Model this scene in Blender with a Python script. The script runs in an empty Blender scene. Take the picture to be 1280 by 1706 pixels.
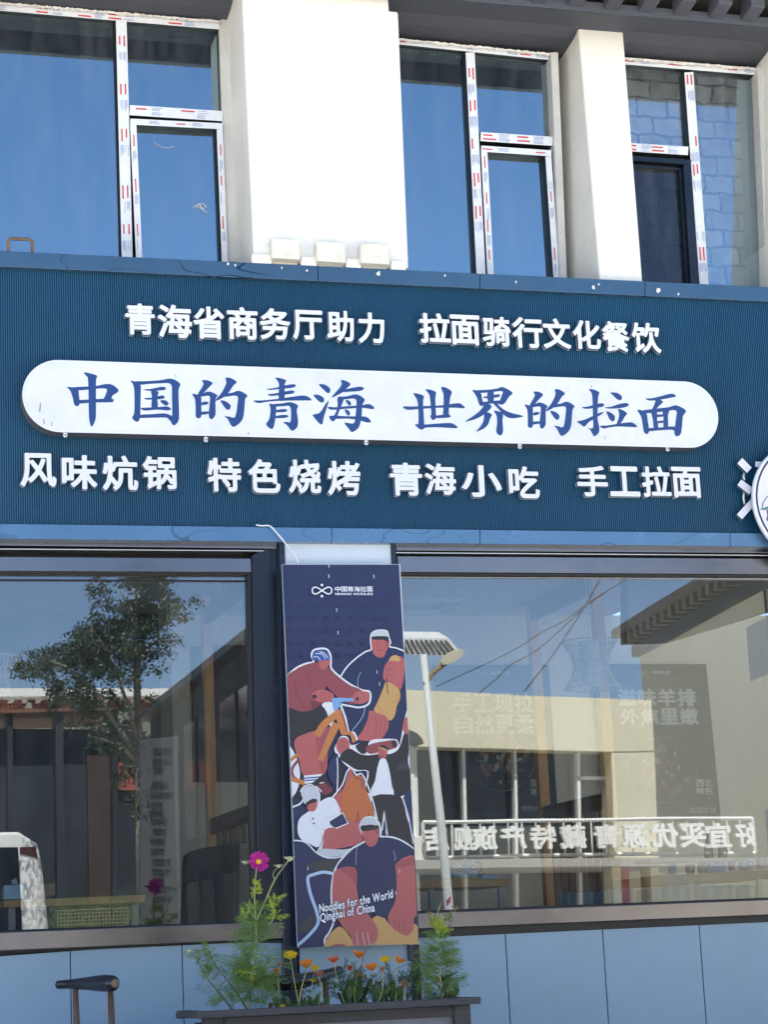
import bpy, bmesh, math, random
from mathutils import Vector, Matrix
from mathutils.geometry import tessellate_polygon
random.seed(7)
SC = bpy.context.scene
COL = SC.collection
rad = math.radians
# ------------------------------------------------------------------ camera
FPX = 3500.0
YAW, PIT, ROL = rad(16.653), rad(11.822), rad(-2.661)
_fw = Vector((math.sin(YAW)*math.cos(PIT), math.cos(YAW)*math.cos(PIT), math.sin(PIT)))
_rt = Vector((math.cos(YAW), -math.sin(YAW), 0))
_up = _rt.cross(_fw)
CR = _rt*math.cos(ROL) + _up*math.sin(ROL)
CU = -_rt*math.sin(ROL) + _up*math.cos(ROL)
CF = _fw
DIST = 10.9
EYE = 0.8
CAM = Vector((0, 0, EYE + DIST*CF.z)) - CF*DIST
cam = bpy.data.cameras.new('camera')
cam.sensor_fit = 'HORIZONTAL'; cam.sensor_width = 36.0; cam.lens = 36.0*FPX/1280.0
cam.clip_start = 0.1; cam.clip_end = 500
camo = bpy.data.objects.new('camera', cam); COL.objects.link(camo)
m = Matrix.Identity(4)
for i in range(3):
    m[i][0], m[i][1], m[i][2], m[i][3] = CR[i], CU[i], -CF[i], CAM[i]
camo.matrix_world = m
SC.camera = camo
# ------------------------------------------------------------------ light: sun high behind the shop, the shopfront stands in shade
SUN_EL, SUN_AZ = 60.0, -7.0        # azimuth measured from +Y (behind the shop) towards +X
w = bpy.data.worlds.new('World'); SC.world = w; w.use_nodes = True
nt = w.node_tree
sky = nt.nodes.new('ShaderNodeTexSky'); sky.sky_type = 'NISHITA'; sky.sun_disc = False
sky.sun_elevation = rad(SUN_EL); sky.sun_rotation = rad(SUN_AZ); sky.altitude = 3200
sky.air_density = 1.0; sky.dust_density = 0.5; sky.ozone_density = 1.0
bg = nt.nodes['Background']; bg.inputs['Strength'].default_value = 0.085
nt.links.new(sky.outputs[0], bg.inputs['Color'])
sl = bpy.data.lights.new('sun', 'SUN'); sl.energy = 4.8; sl.angle = rad(0.5); sl.color = (1.0, 0.95, 0.87)
so = bpy.data.objects.new('sun', sl); COL.objects.link(so)
SUNV = Vector((math.cos(rad(SUN_EL))*math.sin(rad(SUN_AZ)), math.cos(rad(SUN_EL))*math.cos(rad(SUN_AZ)), math.sin(rad(SUN_EL))))
so.rotation_euler = SUNV.to_track_quat('Z', 'Y').to_euler(); so.location = SUNV*40
SC.view_settings.view_transform = 'Standard'; SC.view_settings.look = 'None'
SC.view_settings.exposure = 2.06; SC.view_settings.gamma = 1.0
SC.cycles.use_denoising = True
SC.cycles.max_bounces = 10; SC.cycles.transparent_max_bounces = 16; SC.cycles.glossy_bounces = 5; SC.cycles.diffuse_bounces = 5
SC.cycles.caustics_reflective = False; SC.cycles.caustics_refractive = False
# ------------------------------------------------------------------ pixel <-> place
def ray(px, py):
    return CR*((px-640)/FPX) - CU*((py-853)/FPX) + CF
def P(px, py, y=0.0):
    d = ray(px, py); t = (y-CAM.y)/d.y
    return CAM + d*t
def PX(px, py, x):
    d = ray(px, py); t = (x-CAM.x)/d.x
    return CAM + d*t
GLY = 0.10                              # plane of the shop windows
def M(px, py, D):                       # a place across the street, found through its mirror image
    v = P(px, py, GLY+D); return Vector((v.x, 2*GLY-v.y, v.z))
def PZ(px, py, z):
    d = ray(px, py); t = (z-CAM.z)/d.z
    return CAM + d*t
def ppm(y): return FPX/((P(640, 853, y)-CAM).dot(CF))
# ------------------------------------------------------------------ materials
def lin(c): return c/12.92 if c <= 0.04045 else ((c+0.055)/1.055)**2.4
def S(r, g, b, k=1.0): return (lin(r/255)*k, lin(g/255)*k, lin(b/255)*k, 1)
MATS = {}
def mat(name, col, rough=0.6, metal=0.0, var=0.0, scale=6.0, bump=0.0, bscale=40.0, spec=0.5, coat=0.0, stretch=None):
    if name in MATS: return MATS[name]
    mm = bpy.data.materials.new(name); mm.use_nodes = True
    n = mm.node_tree.nodes; l = mm.node_tree.links
    b = n['Principled BSDF']; b.inputs['Base Color'].default_value = col
    b.inputs['Roughness'].default_value = rough; b.inputs['Metallic'].default_value = metal
    b.inputs['Specular IOR Level'].default_value = spec; b.inputs['Coat Weight'].default_value = coat
    tc = n.new('ShaderNodeTexCoord'); src = tc.outputs['Object']
    if stretch:
        mp = n.new('ShaderNodeMapping'); mp.inputs['Scale'].default_value = stretch
        l.new(src, mp.inputs['Vector']); src = mp.outputs['Vector']
    if var > 0:
        t = n.new('ShaderNodeTexNoise'); t.inputs['Scale'].default_value = scale; t.inputs['Detail'].default_value = 8; t.inputs['Roughness'].default_value = 0.65
        l.new(src, t.inputs['Vector'])
        r = n.new('ShaderNodeMapRange'); r.inputs['From Min'].default_value = 0.3; r.inputs['From Max'].default_value = 0.7
        r.inputs['To Min'].default_value = 1-var; r.inputs['To Max'].default_value = 1+var
        l.new(t.outputs['Fac'], r.inputs['Value'])
        x = n.new('ShaderNodeMix'); x.data_type = 'RGBA'; x.blend_type = 'MULTIPLY'; x.inputs['Factor'].default_value = 1
        x.inputs[6].default_value = col; l.new(r.outputs[0], x.inputs[7]); l.new(x.outputs[2], b.inputs['Base Color'])
        rr = n.new('ShaderNodeMapRange'); rr.inputs['To Min'].default_value = max(0.02, rough-0.12); rr.inputs['To Max'].default_value = min(1, rough+0.12)
        l.new(t.outputs['Fac'], rr.inputs['Value']); l.new(rr.outputs[0], b.inputs['Roughness'])
    if bump > 0:
        t2 = n.new('ShaderNodeTexNoise'); t2.inputs['Scale'].default_value = bscale; t2.inputs['Detail'].default_value = 6
        l.new(src, t2.inputs['Vector'])
        bp = n.new('ShaderNodeBump'); bp.inputs['Strength'].default_value = bump; bp.inputs['Distance'].default_value = 0.02
        l.new(t2.outputs['Fac'], bp.inputs['Height']); l.new(bp.outputs[0], b.inputs['Normal'])
    MATS[name] = mm; return mm
def thin(mm, k=0.4):
    """petals and leaves let light through"""
    n = mm.node_tree.nodes; l = mm.node_tree.links; b = n['Principled BSDF']; out = n['Material Output']
    if 'thin' in n: return mm
    t = n.new('ShaderNodeBsdfTranslucent'); t.name = 'thin'; x = n.new('ShaderNodeMixShader'); x.inputs[0].default_value = k
    if b.inputs['Base Color'].links: l.new(b.inputs['Base Color'].links[0].from_socket, t.inputs['Color'])
    else: t.inputs['Color'].default_value = b.inputs['Base Color'].default_value
    l.new(b.outputs[0], x.inputs[1]); l.new(t.outputs[0], x.inputs[2]); l.new(x.outputs[0], out.inputs['Surface']); return mm
def line_mat(name, base, linecol, scale=3.0, width=0.012, rough=0.3, amount=1.0, metal=0.0, stretch=(1, 1, 1)):
    """paint or film with thin wandering lines (wrinkles, creases) where a noise crosses a level"""
    mm = mat(name, base, rough, metal, 0.10, 2.0, 0.03, 3.0)
    n = mm.node_tree.nodes; l = mm.node_tree.links; b = n['Principled BSDF']
    tc = n.new('ShaderNodeTexCoord'); mp = n.new('ShaderNodeMapping'); mp.inputs['Scale'].default_value = stretch
    l.new(tc.outputs['Object'], mp.inputs['Vector'])
    t = n.new('ShaderNodeTexNoise'); t.inputs['Scale'].default_value = scale; t.inputs['Detail'].default_value = 1.5
    l.new(mp.outputs[0], t.inputs['Vector'])
    s = n.new('ShaderNodeMath'); s.operation = 'SUBTRACT'; s.inputs[1].default_value = 0.53; l.new(t.outputs['Fac'], s.inputs[0])
    a = n.new('ShaderNodeMath'); a.operation = 'ABSOLUTE'; l.new(s.outputs[0], a.inputs[0])
    c = n.new('ShaderNodeMath'); c.operation = 'LESS_THAN'; c.inputs[1].default_value = width; l.new(a.outputs[0], c.inputs[0])
    k = n.new('ShaderNodeTexNoise'); k.inputs['Scale'].default_value = 1.1; l.new(tc.outputs['Object'], k.inputs['Vector'])
    kr = n.new('ShaderNodeMapRange'); kr.inputs['From Min'].default_value = 0.42; kr.inputs['From Max'].default_value = 0.6; kr.inputs['To Max'].default_value = amount
    l.new(k.outputs['Fac'], kr.inputs['Value'])
    mu = n.new('ShaderNodeMath'); mu.operation = 'MULTIPLY'; l.new(c.outputs[0], mu.inputs[0]); l.new(kr.outputs[0], mu.inputs[1])
    x = n.new('ShaderNodeMix'); x.data_type = 'RGBA'; l.new(mu.outputs[0], x.inputs['Factor'])
    old = b.inputs['Base Color'].links[0].from_socket
    l.new(old, x.inputs[6]); x.inputs[7].default_value = linecol; l.new(x.outputs[2], b.inputs['Base Color'])
    return mm
def glass(name, refl, tint, gcol=(1, 1, 1, 1), wave=0.02, wscale=1.3, dust=0.03):
    mm = bpy.data.materials.new(name); mm.use_nodes = True
    n = mm.node_tree.nodes; l = mm.node_tree.links; n.clear()
    out = n.new('ShaderNodeOutputMaterial'); tr = n.new('ShaderNodeBsdfTransparent'); tr.inputs[0].default_value = tint
    gl = n.new('ShaderNodeBsdfGlossy'); gl.inputs['Color'].default_value = gcol; gl.inputs['Roughness'].default_value = 0.0
    tc = n.new('ShaderNodeTexCoord'); t = n.new('ShaderNodeTexNoise'); t.inputs['Scale'].default_value = wscale; t.inputs['Detail'].default_value = 1.0
    l.new(tc.outputs['Object'], t.inputs['Vector'])
    bp = n.new('ShaderNodeBump'); bp.inputs['Strength'].default_value = wave; bp.inputs['Distance'].default_value = 0.1
    l.new(t.outputs['Fac'], bp.inputs['Height']); l.new(bp.outputs[0], gl.inputs['Normal'])
    lw = n.new('ShaderNodeLayerWeight'); lw.inputs['Blend'].default_value = 0.25
    mr = n.new('ShaderNodeMapRange'); mr.inputs['To Min'].default_value = refl; mr.inputs['To Max'].default_value = min(1, refl+0.7)
    l.new(lw.outputs['Fresnel'], mr.inputs['Value'])
    mx = n.new('ShaderNodeMixShader'); l.new(mr.outputs[0], mx.inputs[0]); l.new(tr.outputs[0], mx.inputs[1]); l.new(gl.outputs[0], mx.inputs[2])
    df = n.new('ShaderNodeBsdfDiffuse'); df.inputs['Color'].default_value = (.6, .6, .6, 1)
    t2 = n.new('ShaderNodeTexNoise'); t2.inputs['Scale'].default_value = 5; t2.inputs['Detail'].default_value = 9; t2.inputs['Roughness'].default_value = .7
    mp = n.new('ShaderNodeMapping'); mp.inputs['Scale'].default_value = (2.2, 1, .45)
    l.new(tc.outputs['Object'], mp.inputs['Vector']); l.new(mp.outputs[0], t2.inputs['Vector'])
    m2 = n.new('ShaderNodeMapRange'); m2.inputs['From Min'].default_value = .42; m2.inputs['From Max'].default_value = .8; m2.inputs['To Max'].default_value = dust*3
    l.new(t2.outputs['Fac'], m2.inputs['Value'])
    m3 = n.new('ShaderNodeMixShader'); l.new(m2.outputs[0], m3.inputs[0]); l.new(mx.outputs[0], m3.inputs[1]); l.new(df.outputs[0], m3.inputs[2])
    l.new(m3.outputs[0], out.inputs['Surface'])
    MATS[name] = mm; return mm
# ------------------------------------------------------------------ mesh builder
def V3(p): return Vector(p)
class MB:
    def __init__(s): s.v = []; s.f = []; s.m = []; s.sm = []
    def add(s, vs, fs, mi=0, smooth=False):
        o = len(s.v); s.v += [Vector(v) for v in vs]
        for f in fs: s.f.append([o+i for i in f]); s.m.append(mi); s.sm.append(smooth)
        return s
    def box(s, lo, hi, mi=0):
        x0, y0, z0 = lo; x1, y1, z1 = hi
        return s.add([(x0,y0,z0),(x1,y0,z0),(x1,y1,z0),(x0,y1,z0),(x0,y0,z1),(x1,y0,z1),(x1,y1,z1),(x0,y1,z1)],
                     [(0,1,5,4),(1,2,6,5),(2,3,7,6),(3,0,4,7),(4,5,6,7),(3,2,1,0)], mi)
    def hexa(s, front, back, mi=0):      # two quads, same winding
        return s.add(list(front)+list(back), [(0,1,2,3),(7,6,5,4)]+[(i,(i+4),(i+1)%4+4,(i+1)%4) for i in range(4)], mi)
    def prism(s, pts, dv, mi=0, mside=None):  # polygon (3D pts) pushed along dv
        n = len(pts); pts = [Vector(p) for p in pts]; dv = Vector(dv)
        tri = tessellate_polygon([pts]); o = len(s.v)
        s.v += pts + [p+dv for p in pts]
        nrm = Vector((0,0,0))
        for i in range(n):
            a, b = pts[i], pts[(i+1) % n]; nrm += a.cross(b)
        fl = nrm.dot(dv) > 0             # front face must look against dv
        for t in tri:
            a, b, c = t
            tn = (pts[b]-pts[a]).cross(pts[c]-pts[a])
            if tn.dot(dv) > 0: a, b, c = a, c, b
            s.f.append([o+a, o+b, o+c]); s.m.append(mi); s.sm.append(False)
            s.f.append([o+n+c, o+n+b, o+n+a]); s.m.append(mi); s.sm.append(False)
        for i in range(n):
            j = (i+1) % n
            q = [o+i, o+j, o+n+j, o+n+i] if fl else [o+j, o+i, o+n+i, o+n+j]
            s.f.append(q); s.m.append(mi if mside is None else mside); s.sm.append(False)
        return s
    def flat(s, pts, mi=0):
        pts = [Vector(p) for p in pts]; o = len(s.v); s.v += pts
        for a, b, c in tessellate_polygon([pts]):
            tn = (pts[b]-pts[a]).cross(pts[c]-pts[a])
            if tn.y > 0: a, c = c, a
            s.f.append([o+a, o+b, o+c]); s.m.append(mi); s.sm.append(False)
        return s
    def px(s, poly, y, d, mi=0, mside=None):   # outline on the plane y, pushed back by d
        return s.prism([P(a, b, y) for a, b in poly], (0, d, 0), mi, mside)
    def tube(s, pts, r, mi=0, n=8, cap=True):
        pts = [Vector(p) for p in pts]; k = len(pts); rs = r if isinstance(r, (list, tuple)) else [r]*k
        o = len(s.v); ref = None
        for i, p in enumerate(pts):
            t = (pts[min(i+1, k-1)]-pts[max(i-1, 0)]).normalized()
            if ref is None:
                ref = t.cross(Vector((0, 0, 1)))
                if ref.length < 0.05: ref = t.cross(Vector((1, 0, 0)))
            ref = (ref - t*ref.dot(t)).normalized(); q = t.cross(ref)
            for j in range(n):
                a = 2*math.pi*j/n; s.v.append(p + (ref*math.cos(a) + q*math.sin(a))*rs[i])
        for i in range(k-1):
            for j in range(n):
                s.f.append([o+i*n+j, o+i*n+(j+1)%n, o+(i+1)*n+(j+1)%n, o+(i+1)*n+j]); s.m.append(mi); s.sm.append(n > 5)
        if cap:
            s.f.append([o+j for j in range(n)][::-1]); s.m.append(mi); s.sm.append(False)
            s.f.append([o+(k-1)*n+j for j in range(n)]); s.m.append(mi); s.sm.append(False)
        return s
    def lathe(s, c, prof, n=20, mi=0, axis=None):     # prof: (radius, height) from c
        c = Vector(c); o = len(s.v); k = len(prof)
        A = (Vector(axis) if axis else Vector((0, 0, 1))).normalized()
        U = A.orthogonal().normalized(); W = A.cross(U)
        for r, h in prof:
            for j in range(n):
                a = 2*math.pi*j/n; s.v.append(c + A*h + (U*math.cos(a)+W*math.sin(a))*r)
        for i in range(k-1):
            for j in range(n):
                s.f.append([o+i*n+j, o+i*n+(j+1)%n, o+(i+1)*n+(j+1)%n, o+(i+1)*n+j]); s.m.append(mi); s.sm.append(True)
        s.f.append([o+j for j in range(n)][::-1]); s.m.append(mi); s.sm.append(False)
        s.f.append([o+(k-1)*n+j for j in range(n)]); s.m.append(mi); s.sm.append(False)
        return s
    def build(s, name, mats, parent=None, bevel=0.0):
        off = Vector((0, 0, 0)); q = parent
        while q is not None: off += q.location; q = q.parent
        me = bpy.data.meshes.new(name)
        me.from_pydata([tuple(v-off) for v in s.v], [], s.f)
        for mm in (mats if isinstance(mats, (list, tuple)) else [mats]): me.materials.append(mm)
        me.polygons.foreach_set('material_index', s.m); me.polygons.foreach_set('use_smooth', s.sm)
        me.update()
        o = bpy.data.objects.new(name, me); COL.objects.link(o); o.parent = parent
        if bevel > 0:
            b = o.modifiers.new('bevel', 'BEVEL'); b.width = bevel; b.segments = 2; b.limit_method = 'ANGLE'; b.angle_limit = rad(40)
        return o
def tag(o, label=None, cat=None, group=None, kind=None):
    if label: o['label'] = label
    if cat: o['category'] = cat
    if group: o['group'] = group
    if kind: o['kind'] = kind
    return o
def thing(name, loc, label, cat, group=None):
    o = bpy.data.objects.new(name, None); o.location = loc; o.empty_display_size = 0.1
    COL.objects.link(o); return tag(o, label, cat, group)
def lerp(a, b, t): return (a[0]+(b[0]-a[0])*t, a[1]+(b[1]-a[1])*t)
def spline(pts, n=6, closed=False):
    """Catmull-Rom through points of any dimension"""
    k = len(pts); out = []
    for i in range(k if closed else k-1):
        g = lambda j: pts[j % k] if closed else pts[max(0, min(k-1, j))]
        p0, p1, p2, p3 = g(i-1), g(i), g(i+1), g(i+2)
        for a in range(n):
            t = a/n
            out.append(tuple(0.5*((2*b)+(c-a0)*t+(2*a0-5*b+4*c-d)*t*t+(-a0+3*b-3*c+d)*t**3) for a0, b, c, d in zip(p0, p1, p2, p3)))
    if not closed: out.append(tuple(pts[-1]))
    return out
# lettering: outlines of the built-in typeface, swollen to the weight of the sign
GLY_CACHE = {}
import numpy as np
def glyph(ch, off=0.0, N=80):
    """outline of a character from the built-in typeface, thickened by off (in ems) with a distance field"""
    key = (ch, round(off, 4))
    if key in GLY_CACHE: return GLY_CACHE[key]
    cu = bpy.data.curves.new('t', 'FONT'); cu.body = ch; cu.size = 1.0; cu.resolution_u = 4; cu.fill_mode = 'FRONT'
    ob = bpy.data.objects.new('t', cu); COL.objects.link(ob); bpy.context.view_layer.update()
    me = bpy.data.meshes.new_from_object(ob.evaluated_get(bpy.context.evaluated_depsgraph_get()))
    vs = np.array([v.co[:2] for v in me.vertices]); fs = [list(p.vertices) for p in me.polygons]
    bpy.data.objects.remove(ob); bpy.data.curves.remove(cu); bpy.data.meshes.remove(me)
    cnt = set()
    for f in fs:
        for i in range(len(f)): cnt.add((f[i], f[(i+1) % len(f)]))
    ed = [(a, b) for (a, b) in cnt if (b, a) not in cnt]
    A = vs[[e[0] for e in ed]]; Bv = vs[[e[1] for e in ed]]
    lo = vs.min(0)-off-.04; hi = vs.max(0)+off+.04; h = max(hi-lo)/N
    nx, ny = int((hi[0]-lo[0])/h)+2, int((hi[1]-lo[1])/h)+2
    gx, gy = np.meshgrid(lo[0]+h*np.arange(nx), lo[1]+h*np.arange(ny), indexing='ij')
    p = np.stack([gx.ravel(), gy.ravel()], 1); dist = np.full(len(p), 9.0); ins = np.zeros(len(p), bool)
    for a, b in zip(A, Bv):
        d = b-a; L = d@d
        if L < 1e-12: continue
        t = np.clip(((p-a)@d)/L, 0, 1); q = p-a-t[:, None]*d; dist = np.minimum(dist, (q*q).sum(1))
        c = (a[1] > p[:, 1]) != (b[1] > p[:, 1])
        if a[1] != b[1]: ins ^= c & (p[:, 0] < (b[0]-a[0])*(p[:, 1]-a[1])/(b[1]-a[1])+a[0])
    F = np.where(ins, 1, -1)*np.sqrt(dist)+off; F = F.reshape(nx, ny); F[np.abs(F) < 1e-5] = 1e-5
    V = []; idx = {}; faces = []
    def vert(k, x, y):
        if k not in idx: idx[k] = len(V); V.append(Vector((x, y, 0)))
        return idx[k]
    for i in range(nx-1):
        for j in range(ny-1):
            cs = ((i, j), (i+1, j), (i+1, j+1), (i, j+1)); fv = [F[c] for c in cs]
            if max(fv) <= 0: continue
            poly = []
            for k in range(4):
                a, b = cs[k], cs[(k+1) % 4]; fa, fb = fv[k], fv[(k+1) % 4]
                if fa > 0: poly.append(vert(a, lo[0]+h*a[0], lo[1]+h*a[1]))
                if (fa > 0) != (fb > 0):
                    t = fa/(fa-fb); e = (min(a, b), max(a, b))
                    poly.append(vert(e, lo[0]+h*(a[0]+(b[0]-a[0])*t), lo[1]+h*(a[1]+(b[1]-a[1])*t)))
            if len(poly) > 2: faces.append(poly)
    cnt = set()
    for f in faces:
        for i in range(len(f)): cnt.add((f[i], f[(i+1) % len(f)]))
    ed = [(a, b) for (a, b) in cnt if (b, a) not in cnt]
    GLY_CACHE[key] = (V, faces, ed)
    return GLY_CACHE[key]
def put_glyph(mb, ch, ox, oz, sx, sz, y, depth, off, mi=0, mside=0, frame=None, fit=None):
    """fit=(u0,v0,u1,v1): stretch the glyph into that box of its plane; frame(u,v,d)->3D"""
    vs, fs, ed = glyph(ch, off)
    if not vs: return
    if fit:
        x0 = min(v.x for v in vs); x1 = max(v.x for v in vs); z0 = min(v.y for v in vs); z1 = max(v.y for v in vs)
        sx = (fit[2]-fit[0])/max(1e-6, x1-x0); sz = (fit[3]-fit[1])/max(1e-6, z1-z0); ox = fit[0]-x0*sx; oz = fit[1]-z0*sz
    fr = frame or (lambda u, v, d: Vector((u, y+d, v)))
    o = len(mb.v); n = len(vs)
    mb.v += [fr(ox+v.x*sx, oz+v.y*sz, 0) for v in vs]
    if depth: mb.v += [fr(ox+v.x*sx, oz+v.y*sz, depth) for v in vs]
    for f in fs:
        mb.f.append([o+i for i in f]); mb.m.append(mi); mb.sm.append(False)
        if depth: mb.f.append([o+n+i for i in f][::-1]); mb.m.append(mside); mb.sm.append(False)
    if depth:
        for a, b in ed: mb.f.append([o+a, o+n+a, o+n+b, o+b]); mb.m.append(mside); mb.sm.append(False)
def text_run(mb, s, x, z, size, y, off=0.0, depth=0.0, mi=0, frame=None, adv=None):
    cx = x
    for ch in s:
        if ch != ' ': put_glyph(mb, ch, cx, z, size, size, y, depth, off, mi, mi, frame)
        if adv: cx += adv
        else:
            vs = glyph(ch, off)[0] if ch != ' ' else None
            cx += (max(v.x for v in vs)+0.06)*size if vs else 0.3*size
    return cx
# ------------------------------------------------------------------ palette of the place
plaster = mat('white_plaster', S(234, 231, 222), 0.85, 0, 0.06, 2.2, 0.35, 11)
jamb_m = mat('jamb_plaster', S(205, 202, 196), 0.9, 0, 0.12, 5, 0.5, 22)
soffit_m = mat('dark_grey_paint', S(74, 76, 84), 0.7, 0, 0.12, 2.5, 0.25, 12)
rib_m = mat('ribbed_blue_metal', S(20, 78, 110), 0.4, 0.0, 0.16, 1.2, 0.0, spec=0.5, stretch=(1, 1, .25))
trim_m = line_mat('blue_trim_film', S(66, 96, 120), S(20, 40, 56), 2.2, 0.007, 0.22, 0.85, 0.35, (1, 1, 2.5))
panel_m = mat('blue_cladding', S(140, 166, 184), 0.42, 0.0, 0.08, 1.4, 0.03, 2.0)
trim2_m = line_mat('blue_trim_film_lower', S(88, 124, 156), S(40, 62, 90), 2.6, 0.006, 0.25, 0.7, 0.3, (1, 1, 2.5))
pale_m = mat('pale_blue_cladding', S(200, 210, 222), 0.35, 0, 0.04, 2)
steel_m = line_mat('brushed_dark_steel', S(122, 120, 124), S(70, 70, 72), 5, 0.004, 0.2, 0.5, 0.9, (1, 1, 4))
dsteel_m = mat('black_steel', S(46, 52, 62), 0.25, 0.6, 0.15, 2, 0.02, 3)
black_m = mat('black_gasket', S(18, 19, 22), 0.5)
silver_m = mat('bare_aluminium', S(190, 190, 190), 0.25, 0.9)
film_m = mat('white_protective_film', S(226, 228, 232), 0.45, 0, 0.06, 30, 0.1, 60)
red_m = mat('red_print', S(205, 60, 66), 0.5)
bluegrey_m = mat('grey_blue_print', S(150, 165, 195), 0.5)
seal_m = mat('torn_white_sealant', S(228, 224, 218), 0.8, 0, 0.2, 30, 0.6, 60)
g_up = glass('upper_window_glass', 0.50, (0.30, 0.38, 0.48, 1), (0.56, 0.76, 0.84, 1), 0.004, 1.2, 0.028)
g_shop = glass('shop_window_glass', 0.10, (0.76, 0.79, 0.81, 1), (0.94, 0.98, 1, 1), 0.006, 0.9, 0.012)
g_brick = glass('clear_window_glass', 0.26, (0.94, 0.98, 1.0, 1), (0.62, 0.8, 0.9, 1), 0.004, 1.2, 0.04)
g_dark = glass('dark_window_glass', 0.06, (0.32, 0.33, 0.36, 1), (.8, .85, .9, 1), 0.004, 1.2, 0.02)
room_m = mat('room_wall', S(228, 223, 206), 0.85, 0, 0.03, 2)
ceil_m = mat('room_ceiling', S(196, 200, 204), 0.85)
floor_m = mat('room_floor', S(120, 112, 104), 0.4, 0, 0.1, 4)
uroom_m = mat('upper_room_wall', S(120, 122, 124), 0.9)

WY = 0.45
B = thing('building', (0, 0.5, 0), 'two storey white building with dark eaves and a blue clad shopfront', 'building')
XL, XR = -9.0, 9.0
ZROOF = P(900, -60, 0).z + 0.25
# upper wall body (behind the pilasters), roof, eave
zfas = P(640, 452, 0).z
zc = P(780, 1025, 3.9).z            # line where the dining room ceiling meets its back wall
XO = P(1018, 1000, 3.9).x           # opening added right of here so daylight brightens the back wall
b = MB(); b.box((XL, 4.6, 0), (XR, 4.8, zc)); b.box((XL, 0.5, 0), (XL+.15, 1.9, ZROOF)); b.box((XR-.15, 0.5, 0), (XR, 1.9, ZROOF)); b.box((XL, 1.9, 0), (XL+.15, 4.6, zc)); b.box((XR-.15, 1.9, 0), (XR, 4.6, zc))
b.build('rear_wall', plaster, B)
b = MB(); b.box((XL+.15, 0.30, zfas-0.6), (XR-.15, 1.9, zfas-0.35)); b.build('upper_floor_slab', uroom_m, B)
b = MB(); b.box((XL+.15, 0.2, zc), (XO, 4.6, zc+.12)); b.build('ceiling', ceil_m, B)
b = MB(); b.box((XO+.001, 0.2, zc), (XR-.15, 1.9, zc+.12)); b.build('ceiling', ceil_m, B)
b = MB(); b.px([(1046, 940), (1400, 940), (1400, 985), (1280, 1020), (1125, 1067), (1046, 1070)], 1.92, .12); b.build('bulkhead', mat('bulkhead_grey', S(120, 118, 112), .85, 0, .1, 3), B)
b = MB(); b.box((XL+.15, 0.2, -.02), (XR-.15, 4.6, .12)); b.build('floor', floor_m, B)
b = MB(); b.box((XL+.15, 3.9, .12), (XR-.15, 4.05, zc)); b.build('dining_room_wall', room_m, B)
b = MB(); b.box((XL+.15, 1.78, zfas-.35), (XR-.15, 1.88, ZROOF)); b.build('upper_room_wall', uroom_m, B)
b = MB(); b.box((XL, -0.52, ZROOF), (XR, 1.95, ZROOF+.25)); b.build('roof', soffit_m, B)  # stops short of the rear to widen the added opening to the sky
# sloped dark cove from the window heads up to the eave, rafter ends above it
cove = [(WY+.02, lambda x: 8+ (95-8)*(x-0)/925 if x < 925 else 95+(118-95)*(x-925)/345.)]
def headline(x):                       # image line where the window heads end (plane WY)
    return 2 + x*0.0975
b = MB()
xs = [-260, 0, 200, 400, 640, 800, 960, 1120, 1280, 1420, 1600]
rows = []
for x in xs:
    h0 = P(x, headline(x), WY+.03)
    up1 = P(963, 55, .24).z - P(963, headline(963), WY+.03).z
    up2 = P(1100, 34, -.10).z - P(1100, headline(1100), WY+.03).z
    X = h0.x
    zz = P(900, headline(900), WY+.03).z
    rows.append([(X, WY+.20, zz-.0), (X, WY+.03, zz), (X, .30, zz+up1*.72), (X, .12, zz+up1+.06), (X, -.10, zz+up2), (X, -.10, zz+up2+.06), (X, .5, zz+up2+.06)])
n = len(rows[0])
for i in range(len(rows)-1):
    for j in range(n-1):
        b.add([rows[i][j], rows[i+1][j], rows[i+1][j+1], rows[i][j+1]], [(0, 1, 2, 3)])
b.build('cove', soffit_m, B)
zt = rows[0][4][2]
b = MB(); b.box((XL, -.48, zt+.17), (XR, .5, zt+.22)); b.box((XL, -.52, zt+.168), (XR, -.48, zt+.30)); b.build('eave_board', mat('eave_board_paint', S(112, 110, 108), .8, 0, .15, 3), B)
x0r = P(975, 20, -.24).x; stp = (P(1270, 60, -.24).x - P(975, 20, -.24).x)/5.0
for k in range(-16, 12):
    X = x0r + stp*k + random.uniform(-.006, .006)
    if X > XR-.2 or X < XL+.2: continue
    b = MB(); wdt = .043
    f = [(X-wdt, -.24, zt+.05), (X+wdt, -.24, zt+.05), (X+wdt, -.24, zt+.165), (X-wdt, -.24, zt+.165)]
    k2 = [(X-wdt, -.09, zt+.02), (X+wdt, -.09, zt+.02), (X+wdt, -.09, zt+.165), (X-wdt, -.09, zt+.165)]
    b.hexa(f, k2); b.build('rafter_end', soffit_m, B, 0.006)
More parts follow.
